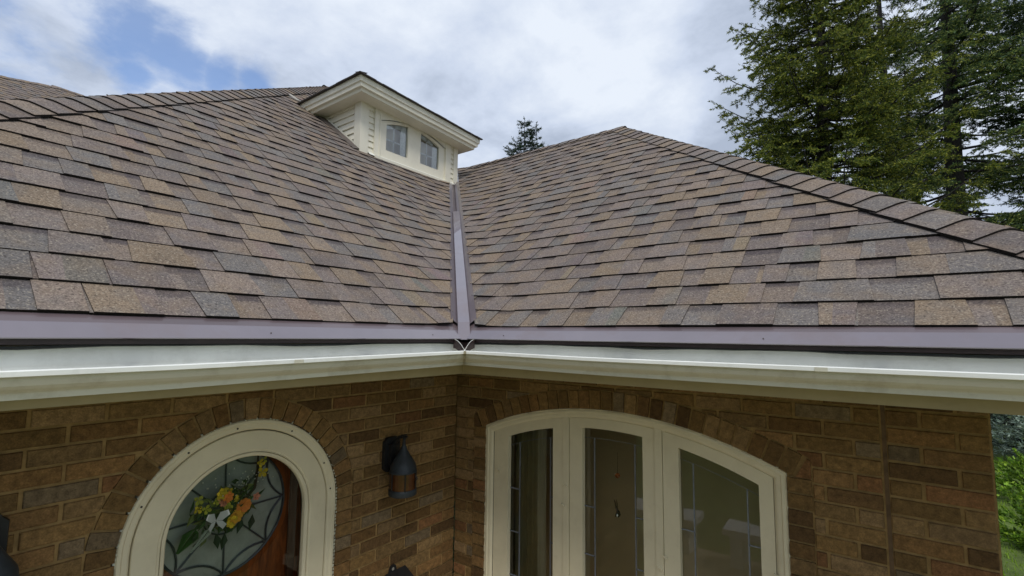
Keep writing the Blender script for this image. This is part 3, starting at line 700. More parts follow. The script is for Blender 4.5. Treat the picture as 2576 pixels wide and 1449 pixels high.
def swag():
    """artificial flowers hanging inside the storm door"""
    t = empty('flower_swag', (-.09, -1.42, -.82)); tag(t, 'hanging spray of yellow, orange and white silk flowers behind the round-headed door glass', 'flower decoration')
    rr = random.Random(12)
    def pt(y, z, x=-.085): return Vector((x, y, z))
    b = MB(); b.tube([pt(-1.30, -.575), pt(-1.298, -.66), pt(-1.31, -.74), pt(-1.36, -.80), pt(-1.44, -.84), pt(-1.52, -.90), pt(-1.56, -.93)], [.003, .008, .009, .009, .008, .005, .002], 6)
    for _ in range(14):
        a = pt(-1.34+rr.uniform(-.03, .03), -.78); b.tube([a, a+Vector((.02, rr.uniform(-.12, .03), rr.uniform(.02, .1)))], .0015, 4)
    rel(b.build('stem', make_mat('dark_stem', (.03, .028, .012), rough=.9)), t)
    def flower(b, c, r, col, n=5, tilt=.4, wide=.5):
        c = Vector(c); ph = rr.uniform(0, 6)
        for k_ in range(n):
            a = ph+2*math.pi*k_/n; d = Vector((rr.uniform(.1, .5), math.cos(a), math.sin(a))).normalized(); s_ = Vector((0, -math.sin(a), math.cos(a)))
            g = rr.uniform(.8, 1.2); cc = tuple(x*g for x in col); x_ = Vector((rr.uniform(0, .012), 0, 0))
            b.poly((c, c+d*r*.5-s_*r*wide*.75+x_, c+d*r*.85-s_*r*wide*.5+x_, c+d*r+x_*.5, c+d*r*.85+s_*r*wide*.5+x_, c+d*r*.5+s_*r*wide*.75+x_), cc)
    Yl = (.80, .62, .045); Or = (.85, .30, .06); Pk = (.78, .32, .20); YG = (.55, .56, .07); Am = (.85, .46, .05)
    b = MB()
    for (y, z, r, col, n) in ((-1.296, -.624, .022, Yl, 4), (-1.276, -.612, .018, YG, 3), (-1.287, -.668, .028, Yl, 4), (-1.469, -.722, .030, Yl, 6), (-1.432, -.726, .022, Yl, 5), (-1.462, -.748, .024, Pk, 5), (-1.440, -.744, .026, Or, 6), (-1.407, -.777, .033, Yl, 6),
        (-1.454, -.769, .018, Pk, 7), (-1.485, -.755, .018, YG, 4), (-1.366, -.800, .036, Or, 9), (-1.377, -.822, .030, Am, 8), (-1.398, -.842, .032, Am, 7), (-1.418, -.857, .030, Yl, 8), (-1.555, -.735, .024, YG, 4), (-1.562, -.768, .020, Yl, 4), (-1.526, -.777, .022, YG, 4), (-1.302, -.779, .020, Pk, 5), (-1.433, -.795, .024, YG, 5)):
        b = MB(); flower(b, pt(y, z, -.075+rr.uniform(-.01, .015)), r, col, n); rel(b.build('flower', M['petal']), t)
    b = MB()      # white butterfly
    c = pt(-1.482, -.838, -.062); Wt = (.80, .82, .80)
    for sg_ in (-1, 1):
        b.poly((c, c+Vector((.01, sg_*.012, .036)), c+Vector((.02, sg_*.042, .042)), c+Vector((.02, sg_*.050, .020)), c+Vector((.01, sg_*.022, -.002))), Wt)
        b.poly((c, c+Vector((.01, sg_*.024, -.004)), c+Vector((.02, sg_*.038, -.020)), c+Vector((.012, sg_*.026, -.040)), c+Vector((.005, sg_*.008, -.020))), Wt)
    rel(b.build('butterfly', M['petal']), t)
    b = MB()
    def leaf(c, d, L, w, col):
        c = Vector(c); d = Vector(d).normalized(); s_ = d.cross(Vector((1, 0, 0))).normalized(); m_ = c+d*L*.45+Vector((.006, 0, 0))
        b.poly((c, m_-s_*w, c+d*L), col); b.poly((c, c+d*L, m_+s_*w), tuple(x*.8 for x in col))
    for _ in range(120):
        f = rr.random(); y = -1.33-.20*f+rr.uniform(-.07, .07); z = -.74-.12*f+rr.uniform(-.06, .07); g = rr.uniform(.6, 1.3)
        leaf(pt(y, z, -.095+rr.uniform(0, .02)), (rr.uniform(-.1, .3), rr.uniform(-1, 1), rr.uniform(-1, .8)), rr.uniform(.03, .07), rr.uniform(.006, .014), rr.choice(((.06*g, .13*g, .03*g), (.03*g, .08*g, .02*g), (.16*g, .2*g, .05*g))))
    for (y, z) in ((-1.47, -.90), (-1.43, -.91), (-1.36, -.86), (-1.31, -.86)): leaf(pt(y, z), (0, rr.uniform(-.3, .3), -1), .075, .017, (.02, .05, .025))
    for i in range(16):
        f = i/15; c = pt(-1.50-.07*f, -.87-.075*f, -.075)
        for sg_ in (-1, 1): leaf(c, (0, -.6+sg_*.8, -.75-sg_*.5), .022*(1.2-f), .004, (.62, .70, .58))
    for i in range(26):
        f = i/25; c = pt(-1.55-.06*f, -.86-.08*f, -.10)
        for sg_ in (-1, 1): leaf(c, (0, -.5+sg_*.9, -.8-sg_*.4), .045*(1.2-f), .006, (.05, .17, .03))
    rel(b.build('leaves', M['petal']), t)
    b = MB()
    for _ in range(46):
        y = -1.38+rr.gauss(0, .06); z = -.69+rr.gauss(0, .025)+(.02 if y > -1.34 else 0); c = pt(y, z-.0, -.07+rr.uniform(0, .02)); b.tube([c, c+Vector((.003, 0, .004))], .0028, 5, (.72, .74, .62))
    tag(rel(b.build('small_buds', M['petal']), t), kind='stuff')
swag()

# ------------------------------------------------------------------ triple window
def window():
    zb = -2.02
    fr0 = MB(); n = 48
    def path(e_, zbot=zb):
        a, c_ = WA+e_, WB-e_; r = WR-e_
        return [(a, zbot)]+[(a+(c_-a)*i/n, wz(a+(c_-a)*i/n, r)) for i in range(n+1)]+[(c_, zbot)]
    pf = [(-.003, -.09), (.000, -.02), (.003, -.006), (.010, -.003), (.018, -.003), (.022, -.009), (.034, -.010), (.042, -.013), (.052, -.0225)]
    for (e0, d0), (e1, d1) in zip(pf[:-1], pf[1:]):
        p0, p1 = path(e0), path(e1)
        for i in range(len(p0)-1): fr0.quad(TR(p0[i][0], d0, p0[i][1]), TR(p0[i+1][0], d0, p0[i+1][1]), TR(p1[i+1][0], d1, p1[i+1][1]), TR(p1[i][0], d1, p1[i][1]))
    for (x0, x1) in ((.838, .876), (1.386, 1.425)):
        zt = max(wz(x0, WR-.03), wz(x1, WR-.03)); fr0.box(x0, x1, -.06, -.0135, zb, zt-.0, T=TR)
    fr0.box(WA-.01, WB+.01, -.09, .02, zb-.06, zb+.02, T=TR)
    fr = rel(fr0.build('window', M['cream']), HOUSE); fr['label'] = 'arched triple window with cream frame'
    b = MB()
    for p in (path(.040), ):
        q = path(.060)
        for i in range(len(p)-1): b.quad(TR(p[i][0], -.034, p[i][1]), TR(p[i+1][0], -.034, p[i+1][1]), TR(q[i+1][0], -.034, q[i+1][1]), TR(q[i][0], -.034, q[i][1]))
    o = b.build('dark_gap', M['grout']); o.parent = fr
    b = MB(); rr = random.Random(4); p = path(.0)
    for i in range(len(p)-1):
        a, c_ = Vector((p[i][0], 0, p[i][1])), Vector((p[i+1][0], 0, p[i+1][1])); k_ = max(1, int((c_-a).length/.02))
        for j in range(k_):
            q = a+(c_-a)*(j/k_); q2 = a+(c_-a)*((j+1)/k_); r_ = rr.uniform(.002, .006); b.tube([(q.x, .008, q.z+.001), (q2.x, .008, q2.z+.001)], r_, 5)
    o = b.build('caulk_bead', M['cream']); o.parent = fr
    GR, GZc, GX = 1.950, -2.465, 1.113
    sashes = ((.322, .836, .434, .766), (.880, 1.384, .962, 1.320), (1.428, 1.932, 1.508, 1.873))
    for si, (a, c_, g0, g1) in enumerate(sashes):
        b = MB(); D = -.0185; zo = lambda u: wz(u, WR-.044-(.004 if si == 0 else .007)); zi = lambda u: wz(u, GR, GZc, GX)-0.0
        b.quad(TR(a, D, zb), TR(g0, D, zb), TR(g0, D, zi(g0)), TR(a, D, zi(g0))); b.quad(TR(g1, D, zb), TR(c_, D, zb), TR(c_, D, zi(g1)), TR(g1, D, zi(g1)))
        xs = [a]+[g0+(g1-g0)*i/20 for i in range(21)]+[c_]
        lo = lambda u: zi(min(max(u, g0), g1))
        for u0, u1 in zip(xs[:-1], xs[1:]):
            b.quad(TR(u0, D, lo(u0)), TR(u1, D, lo(u1)), TR(u1, D, zo(u1)), TR(u0, D, zo(u0))); b.quad(TR(u0, D, zo(u0)), TR(u1, D, zo(u1)), TR(u1, D-.03, zo(u1)), TR(u0, D-.03, zo(u0)))
            if u0 >= g0 and u1 <= g1: b.quad(TR(u0, D, lo(u0)), TR(u1, D, lo(u1)), TR(u1, D-.035, lo(u1)), TR(u0, D-.035, lo(u0)))
        for u in (g0, g1): b.quad(TR(u, D, zb), TR(u, D, zi(u)), TR(u, D-.035, zi(u)), TR(u, D-.035, zb))
        for u in (a, c_): b.quad(TR(u, D, zb), TR(u, D, zo(u)), TR(u, D-.03, zo(u)), TR(u, D-.03, zb))
        sa = b.build('sash', M['cream']); sa.parent = fr
        b = MB(); gp = [TR(g0-.004, -.050, zb), TR(g1+.004, -.050, zb)]+[TR(g1+.004-(g1-g0+.008)*i/20, -.050, zi(g1-(g1-g0)*i/20)+.004) for i in range(21)]
        b.poly(gp); o = b.build('glass_pane', M['glass']); o.parent = fr
        b = MB(); l0, l1 = ((.507, .733), (1.026, 1.266), (1.572, 1.818))[si]; cd = -.0465; ztop = (.0, 0, 0)
        off = .058
        def vbar(u, zt, w=.0058): b.box(u-w/2, u+w/2, cd-.002, cd+.002, zb, zt, T=TR)
        vbar(l0, zi(l0)-off); vbar(l1, zi(l1)-off)
        pts = [TR(g0+(g1-g0)*i/16, cd, zi(g0+(g1-g0)*i/16)-off) for i in range(17)]; b.tube(pts, .0011, 5)
        for z in (-.955, -1.215, -1.475, -1.735):
            b.box(g0, l0, cd-.002, cd+.002, z-.003, z+.003, T=TR); b.box(l1, g1, cd-.002, cd+.002, z-.003, z+.003, T=TR)
        o = b.build('lead_came', M['lead']); o.parent = fr
    for u, z, c_ in ((.858, -.86, 0), (.838, -.97, 0), (1.405, -1.16, 0), (1.432, -1.10, 0), (1.936, -1.045, 0), (.36, -.86, 0)):
        b = MB(); b.box(u-.012, u+.014, -.016, -.004, z-.004, z+.004, T=lambda x, y, zz: TR(x, y, zz-.4*(x-u))); o = b.build('hook_latch', M['cream']); o.parent = fr
    # room behind: floor, back wall, sides, ceiling
    b = MB(); x0, x1, y0, y1, z0, z1 = .12, 2.3, .09, .85, zb-.4, -.25
    b.quad((x0, y1, z0), (x1, y1, z0), (x1, y1, z1), (x0, y1, z1)); b.quad((x0, y0, z0), (x0, y1, z0), (x0, y1, z1), (x0, y0, z1)); b.quad((x1, y0, z0), (x1, y1, z0), (x1, y1, z1), (x1, y0, z1))
    b.quad((x0, y0, z1), (x1, y0, z1), (x1, y1, z1), (x0, y1, z1)); b.quad((x0, y0, z0), (x1, y0, z0), (x1, y1, z0), (x0, y1, z0))
    rel(b.build('room', M['wall_in']), HOUSE)
    b = MB()
    for (cx0, cx1) in ((.27, .62), ):
        k_ = 24
        for i in range(k_):
            f = lambda i_: (cx0+(cx1-cx0)*i_/k_, .16+.012*math.sin(i_*1.9))
            (ax, ay), (bx, by) = f(i), f(i+1); b.quad((ax, ay, zb), (bx, by, zb), (bx, by, -.42), (ax, ay, -.42))
    rel(b.build('curtain', M['curtain']), HOUSE)
window()
def suncatchers():
    for nm, lab, x, z0, z1, kind in (('suncatcher', 'orange faceted crystal suncatcher hanging in the middle pane', 1.153, -.64, -.764, 0), ('suncatcher', 'small dark bird-shaped suncatcher stuck in the middle pane', 1.153, -.92, -.95, 1)):
        t = empty(nm, (x, .072, z1)); tag(t, lab, 'suncatcher')
        if kind == 0:
            b = MB(); b.tube([(x, .072, z0), (x, .072, z1+.012)], .0012, 5); rel(b.build('string', M['black']), t)
            b = MB(); b.lathe((x, .072, z1), [(0, -.016), (.010, -.011), (.016, 0), (.010, .010), (0, .014)], 7)
            mm = make_mat('orange_crystal', (.85, .25, .08), rough=.05, n_scale=60, n_amt=.6, spec=1.0); rel(b.build('crystal', mm), t)
            b = MB(); b.lathe((x-.013, .068, z1+.006), [(0, -.006), (.006, 0), (0, .006)], 5); b.lathe((x+.007, .066, z1-.004), [(0, -.005), (.006, 0), (0, .006)], 5)
            rel(b.build('facet_highlight', make_mat('pale_crystal', (.9, .75, .6), rough=.05, spec=1.)), t)
        else:
            b = MB(); bx = lambda dx, dz, dy=0: (x+dx, .060+dy, z1+dz)
            b.poly((bx(-.018, .060), bx(-.008, .050), bx(.000, .012), bx(-.008, .006))); b.poly((bx(-.004, .066), bx(.004, .040), bx(.006, .010), bx(-.002, .016)))
            b.tube([bx(-.004, .014), bx(.006, -.002), bx(.010, -.020), bx(.004, -.034)], [.003, .010, .009, .002], 7); b.tube([bx(-.012, -.034), bx(-.002, -.010)], [.001, .005], 6); b.tube([bx(.012, -.008), bx(.022, -.016)], [.004, .001], 5)
            rel(b.build('bird_body', make_mat('dark_green_glass', (.012, .03, .02), rough=.2)), t)
            b = MB(); b.lathe(bx(.006, -.018, -.010), [(0, -.010), (.005, 0), (0, .009)], 7); rel(b.build('pale_breast', make_mat('pale_glass', (.5, .55, .5), rough=.2)), t)
suncatchers()

# ------------------------------------------------------------------ dormer
def dormer():
    X = -1.95; y0, y1 = .52, 1.975; zr = lambda x: EZ+PM*(EO-x)
    D = MB(); 
    # front siding on both sides of the window panel, and the cheek
    def lap(b, p0, p1, z0, z1, n_, out, clipf=None):
        for i in range(n_):
            za, zb_ = z0+(z1-z0)*i/n_, z0+(z1-z0)*(i+1)/n_; o = Vector(out)*.016; d = Vector((0, 0, 0))
            A, B_ = Vector((*p0, za))+o, Vector((*p1, za))+o; C_, E_ = Vector((*p1, zb_))+Vector(out)*.003, Vector((*p0, zb_))+Vector(out)*.003
            b.poly((A, B_, C_, E_), (1, 1, 1)); b.poly((Vector((*p0, za)), Vector((*p1, za)), B_, A), (1, 1, 1))
    def cheek(b):
        zt = 2.50; nrow = 8; zb_ = 1.93; h = (zt-zb_)/nrow
        for i in range(nrow):
            za, zc = zb_+h*i, zb_+h*(i+1)
            xa, xc = EO-(za-EZ)/PM, EO-(zc-EZ)/PM
            b.poly(((xa, y0-.018, za), (X, y0-.018, za), (X, y0-.003, zc), (xc, y0-.003, zc))); b.poly(((xa, y0, za), (X, y0, za), (X, y0-.018, za), (xa, y0-.018, za)))
    cheek(D)
    wall = rel(D.build('dormer_wall', M['dormer_paint'], weld=True), HOUSE)
    for a_, c_, z_ in ((.60, .672, 2.47), (1.85, 1.915, 2.44)):
        b = MB(); lap(b, (X, a_), (X, c_), 1.93, z_, 8, (1, 0, 0)); rel(b.build('siding', M['dormer_paint'], weld=True), HOUSE)
    b = MB(); b.box(X-.05, X+.022, 1.912, y1+.012, 1.88, 2.45); o = b.build('corner_board', M['dormer_paint']); o.parent = wall
    b = MB(); b.box(X-.09, X+.022, y0-.026, y0+.078, 1.90, 2.50); o = b.build('corner_board', M['dormer_paint']); o.parent = wall
    b = MB()
    # sloping trim board where the cheek meets the roof
    b.poly(((X-.0, y0-.022, zr(X)+.0), (X-1.1, y0-.022, zr(X-1.1)), (X-1.1, y0-.022, zr(X-1.1)+.05), (X, y0-.022, zr(X)+.05)))
    o = b.build('raking_board', M['dormer_paint']); o.parent = wall
    b = MB(); b.quad((X-.5, y0, 1.7), (X-.5, y1, 1.7), (X-.5, y1, 2.45), (X-.5, y0, 2.45)); b.quad((X-.5, y0+.002, 2.45), (X-.5, y1, 2.45), (X, y1, 2.45), (X, y0+.002, 2.45)); b.quad((X-.5, y0+.002, 1.7), (X, y0+.002, 1.7), (X, y0+.002, 2.48), (X-.5, y0+.002, 2.48)); b.quad((X-.5, y1, 1.7), (X, y1, 1.7), (X, y1, 2.45), (X-.5, y1, 2.45))
    o = b.build('inner_lining', make_mat('pale_room', (.62, .66, .72), rough=.9)); o.parent = wall
    # window panel: outer casing, inner arched frame, panes
    zb_ = 1.905
    def arc(y, R_, top, yc=1.248): return top-R_+math.sqrt(max(.0001, R_*R_-(y-yc)**2))
    b = MB()
    casing_t = 2.468
    def strip(ya, yb_, f0, f1, x, n_=16):
        for i in range(n_):
            u0, u1 = ya+(yb_-ya)*i/n_, ya+(yb_-ya)*(i+1)/n_
            b.quad((x, u0, f0(u0)), (x, u1, f0(u1)), (x, u1, f1(u1)), (x, u0, f1(u0)))
    # casing board
    xc = X+.030; ins0, ins1 = .735, 1.765; itop = lambda y: arc(y, 1.34, 2.432)
    strip(.672, ins0, lambda y: zb_, lambda y: casing_t, xc, 1); strip(ins1, 1.850, lambda y: zb_, lambda y: casing_t, xc, 1); strip(ins0, ins1, lambda y: min(itop(y)+.004, casing_t-.004), lambda y: casing_t, xc)
    b.box(X-.01, xc-.0002, .672, .676, zb_, casing_t); b.box(X-.01, xc-.0002, 1.846, 1.850, zb_, casing_t)
    b.box(X-.01, xc+.035, .665, 1.857, zb_-.022, zb_+.006)
    b.quad((xc, .672, casing_t), (xc, 1.85, casing_t), (X, 1.85, casing_t), (X, .672, casing_t))
    for ya, yb_ in ((ins0, ins0+.014), (ins1-.014, ins1)): b.box(X, xc+.008, ya, yb_, zb_, 2.40)
    # inner arched frame with three stiles
    xf = X+.016; gl = ((.838, 1.151), (1.346, 1.654)); gt = lambda y: arc(y, 1.03, 2.408); gb = 2.03
    strip(ins0, gl[0][0], lambda y: zb_, itop, xf, 2); strip(gl[0][1], gl[1][0], lambda y: zb_, itop, xf, 4); strip(gl[1][1], ins1, lambda y: zb_, itop, xf, 2)
    for a, c_ in gl: strip(a, c_, lambda y: zb_, lambda y: gb, xf, 1); strip(a, c_, gt, itop, xf, 12)
    for a, c_ in gl:
        for i in range(12):
            u0, u1 = a+(c_-a)*i/12, a+(c_-a)*(i+1)/12; b.quad((xf, u0, gt(u0)), (xf, u1, gt(u1)), (xf-.03, u1, gt(u1)), (xf-.03, u0, gt(u0)))
        b.quad((xf, a, gb), (xf, a, gt(a)), (xf-.03, a, gt(a)), (xf-.03, a, gb)); b.quad((xf, c_, gb), (xf, c_, gt(c_)), (xf-.03, c_, gt(c_)), (xf-.03, c_, gb)); b.quad((xf, a, gb), (xf, c_, gb), (xf-.03, c_, gb), (xf-.03, a, gb))
    # raised stop lines
    for i in range(30):
        u0, u1 = ins0+.02+(ins1-ins0-.04)*i/30, ins0+.02+(ins1-ins0-.04)*(i+1)/30
        b.quad((xf+.006, u0, itop(u0)-.004), (xf+.006, u1, itop(u1)-.004), (xf+.006, u1, itop(u1)-.016), (xf+.006, u0, itop(u0)-.016)); b.quad((xf, u0, itop(u0)-.0165), (xf, u1, itop(u1)-.0165), (xf+.006, u1, itop(u1)-.016), (xf+.006, u0, itop(u0)-.016))
    w = rel(b.build('dormer_window', M['dormer_paint']), HOUSE)
    for a, c_ in gl:
        b = MB(); b.poly([(xf-.022, a-.003, gb-.003), (xf-.022, c_+.003, gb-.003)]+[(xf-.022, c_+.003-(c_-a+.006)*i/12, gt(c_-(c_-a)*i/12)+.003) for i in range(13)]); o = b.build('glass_pane', M['glass_dormer']); o.parent = w
        b = MB(); yc = a+(c_-a)*.42; xm = xf-.034; b.box(xm-.006, xm, yc-.009, yc+.009, gb, gt(yc)); b.box(xm-.006, xm, a, yc+(c_-a)*.30, 2.165, 2.183); b.box(xm-.012, xm, a+(c_-a)*.72, c_, gb, gt(c_)-.004)
        for i in range(8):
            u0, u1 = a+(c_-a)*.75*i/8, a+(c_-a)*.75*(i+1)/8; b.quad((xm, u0, gt(u0)-.045), (xm, u1, gt(u1)-.045), (xm, u1, gt(u1)), (xm, u0, gt(u0)))
        o = b.build('inner_sash', M['sash_in']); o.parent = w
    # roof: shallow hip with stepped fascia and soffit
    od = .245; ye = 2.16; yl = y0-.205; xb = -3.6; xr = X-.10; tl = -.035
    zs = lambda y: tl*(y-.3)
    b = MB(); prof = [(-.004, 2.462), (.004, 2.492), (.030, 2.500), (.034, 2.535), (.048, 2.545), (.052, 2.600), (.040, 2.606)]
    xe = X+od-.05; yle = yl+.05; yre = ye-.05
    for (e0, z0), (e1, z1) in zip(prof[:-1], prof[1:]):
        b.quad((xe+e0, yle-e0, z0), (xe+e0, yre+e0, z0+zs(yre)), (xe+e1, yre+e1, z1+zs(yre)), (xe+e1, yle-e1, z1))
        b.quad((xb, yle-e0, z0), (xe+e0, yle-e0, z0), (xe+e1, yle-e1, z1), (xb, yle-e1, z1))
        b.quad((xe+e0, yre+e0, z0+zs(yre)), (xr, yre+e0, z0+zs(yre)), (xr, yre+e1, z1+zs(yre)), (xe+e1, yre+e1, z1+zs(yre)))
    fa = rel(b.build('dormer_fascia', M['dormer_paint']), HOUSE)
    b = MB(); s_ = 2.4625
    b.quad((X-.02, yle, s_), (xe, yle, s_), (xe, yre, s_+zs(yre)), (X-.02, yre, s_+zs(yre))); b.quad((xb, yle, s_), (X-.02, yle, s_), (X-.02, y0+.02, s_), (xb, y0+.02, s_))
    b.box(X, X+.012, y0, y1, 2.42, 2.4615)
    b.quad((xr, y1, s_), (X, y1, s_+zs(y1)), (X, yre, s_+zs(yre)), (xr, yre, s_+zs(yre))); b.quad((xr, y0, 2.0), (xr, y1, 2.0), (xr, y1, 2.47), (xr, y0, 2.47))
    rel(b.build('dormer_soffit', M['dormer_paint']), HOUSE)
    b = MB(); ex = X+od+.028; el = yl-.028; er = ye+.02; zt = 2.610; pk = .36
    c = TONES[4]
    hb = [(ex, el, zt), (ex, er, zt+zs(er)), (ex-.9, er-.9, zt+.19), (ex-.9, el+.9, zt+.19)]
    b.poly(hb, c); b.poly(((xb, el, zt), (ex, el, zt), (ex-.9, el+.9, zt+.19), (xb, el+.9, zt+.19)), c); b.poly(((ex, er, zt+zs(er)), (xr, er, zt+zs(er)), (ex-.9, er-.9, zt+.19)), c)
    b.poly(((ex-.9, el+.9, zt+.19), (ex-.9, er-.9, zt+.19), (xr, er, zt+zs(er)), (xb, er-.9, zt+.19), (xb, el+.9, zt+.19)), c)
    rr = random.Random(2); 
    for (p, q, z0_, z1_) in (((ex, el), (ex, er), zt, zt+zs(er)), ((xb, el), (ex, el), zt, zt)):
        P0, P1 = Vector((*p, z0_)), Vector((*q, z1_)); L = (P1-P0).length; t = 0
        ov = Vector((1, 0, 0)) if p[0] == q[0] else Vector((0, -1, 0))
        while t < L-.02:
            t2 = min(L, t+rr.uniform(.08, .2)); j = rr.uniform(0, .008); a, c_ = P0+(P1-P0)*(t/L)+ov*j, P0+(P1-P0)*(t2/L)+ov*j; col = (.07, .065, .065)
            b.poly((a+Vector((0, 0, -.008)), c_+Vector((0, 0, -.008)), c_+Vector((0, 0, .002)), a+Vector((0, 0, .002))), col); b.poly((a+Vector((0, 0, -.008)), c_+Vector((0, 0, -.008)), c_-ov*.03+Vector((0, 0, -.008)), a-ov*.03+Vector((0, 0, -.008))), col); b.poly((a+Vector((0, 0, .002)), c_+Vector((0, 0, .002)), c_-ov*.1+Vector((0, 0, .024)), a-ov*.1+Vector((0, 0, .024))), (.10, .10, .11)); t = t2
    rel(b.build('dormer_roof', M['shingle']), HOUSE)
    b = MB()      # pale flashing along the foot of the front and dark step flashing
    b.poly(((X+.055, .60, zr(X+.055)+.022), (X+.055, 1.98, zr(X+.055)+.022), (X+.0, 1.98, zr(X)+.03), (X+.0, .60, zr(X)+.03)))
    rel(b.build('foot_flashing', M['gutter_in']), HOUSE)
    b = MB()
    for i in range(7):
        xx = X+.02-i*.15; b.poly(((xx, y0-.10, zr(xx)+.012), (xx-.17, y0-.10, zr(xx-.17)+.016), (xx-.17, y0-.02, zr(xx-.17)+.03), (xx, y0-.02, zr(xx)+.03)))
    rel(b.build('step_flashing', make_mat('step_metal', (.12, .10, .09), rough=.6, n_scale=8, n_amt=.3)), HOUSE)
    b = MB()
    for i in range(4):
        f = i/13; b.tube([(X-.98-.03*f, y0-.16-.12*f, zr(X-.98)+.03), (X-1.05-.03*f, y0-.22-.12*f, zr(X-1.05)+.03+rr.uniform(0, .02))], rr.uniform(.004, .008), 5)
    rel(b.build('sealant_lump', make_mat('pale_sealant', (.5, .48, .44), rough=.8)), HOUSE)
dormer()

# ------------------------------------------------------------------ lanterns and mailbox
def lantern(y, label):
    t = empty('wall_lantern', (0, y, -.91)); tag(t, label, 'lantern', 'iron lanterns beside the arched door')
    b = MB(); x0, x1 = .002, .022; w, z0, z1, ch = .055, -.80, -.605, .022
    oc = [(-w+ch, z0), (w-ch, z0), (w, z0+ch), (w, z1-ch), (w-ch, z1), (-w+ch, z1), (-w, z1-ch), (-w, z0+ch)]
    b.poly([(x1, y+a, c) for a, c in oc])
    for i in range(8): p, q = oc[i], oc[(i+1) % 8]; b.quad((x0, y+p[0]*1.08, p[1]), (x0, y+q[0]*1.08, q[1]), (x1, y+q[0], q[1]), (x1, y+p[0], p[1]))
    b.box(.02, .05, y-.03, y+.03, -.76, -.64)
    rel(b.build('back_plate', M['black']), t)
    b = MB(); b.tube([(.03, y, -.66), (.05, y, -.625), (.08, y, -.597), (.115, y, -.590), (.135, y, -.598)], [.012, .012, .011, .010, .007], 8)
    b.tube([(.10, y, -.590), (.15, y, -.586)], [.012, .004], 6); b.tube([(.12, y, -.595), (.12, y, -.640)], [.007, .012], 8); b.tube([(.12, y-.012, -.583), (.12, y+.022, -.58)], [.008, .003], 6)
    rel(b.build('arm', M['black']), t)
    b = MB(); b.lathe((.12, y, 0), [(.008, -.628), (.012, -.640), (.022, -.665), (.040, -.695), (.058, -.722), (.070, -.742), (.074, -.756), (.0755, -.775), (.079, -.778), (.079, -.786), (.070, -.787)], 24)
    cp = b.build('hood', M['pewter'], smooth=True, weld=True); rel(cp, t); b = MB()
    b.lathe((.12, y, 0), [(.070, -.876), (.0785, -.877), (.080, -.885), (.0805, -.906), (.076, -.912), (.05, -.914), (0, -.914)], 24)
    rel(b.build('base_cup', M['pewter'], smooth=True, weld=True), t)
    b = MB()
    for k_ in range(6):
        a = 2*math.pi*k_/6+.5; cx_, cy_ = .12+.0775*math.cos(a), y+.0775*math.sin(a); b = MB(); b.tube([(cx_, cy_, -.782), (cx_, cy_, -.880)], .0035, 6); rel(b.build('cage_bar', M['black']), t)
    b = MB()
    b.tube([(.12+.078*math.cos(.35), y+.078*math.sin(.35), -.80), (.12+.092*math.cos(.35), y+.092*math.sin(.35), -.815), (.12+.08*math.cos(.35), y+.08*math.sin(.35), -.835)], .003, 5)
    rel(b.build('clasp', M['black']), t)
    b = MB(); b.lathe((.12, y, 0), [(.073, -.786), (.0735, -.83), (.073, -.877)], 24); rel(b.build('amber_glass', M['amber'], smooth=True), t)
lantern(-.565, 'black iron lantern with amber glass on the brick between door and inner corner')
lantern(-2.215, 'black iron lantern cut off at the left edge of the view')
def mailbox():
    t = empty('mailbox', (0, -.50, -1.72)); tag(t, 'black metal mailbox with a hanging eye below the lantern by the inner corner', 'mailbox')
    b = MB(); y0, y1 = -.585, -.432; zt = -1.392
    ear = [(-.555, zt)]+[(-.524+.026*math.cos(math.pi-math.pi*i/10), -1.362+.024*math.sin(math.pi-math.pi*i/10)) for i in range(11)]+[(-.490, zt)]
    hole = [(-.524+.009*math.cos(2*math.pi*i/12), -1.362+.009*math.sin(2*math.pi*i/12)) for i in range(12)]
    b.poly([(.012, a, c) for a, c in ear]); b.poly([(.006, a, c) for a, c in ear])
    for p, q in zip(ear[:-1], ear[1:]): b.quad((.006, *p), (.006, *q), (.012, *q), (.012, *p))
    b.box(.006, .012, y0, y1, -1.72, zt)
    rel(b.build('back_plate', M['black']), t)
    b = MB(); b.poly([(.0135, a, c) for a, c in hole]); rel(b.build('eye', make_mat('worn_steel', (.45, .43, .38), rough=.4, metal=.3)), t)
    b = MB(); b.box(.013, .12, y0+.004, y1-.004, -1.72, -1.43)
    b.poly(((.013, y0+.0, -1.375), (.013, y1, -1.372), (.13, y1, -1.432), (.13, y0, -1.432))); b.poly(((.013, y1, -1.372), (.013, y1, -1.432), (.13, y1, -1.432)))
    rel(b.build('body', M['black']), t)
mailbox()

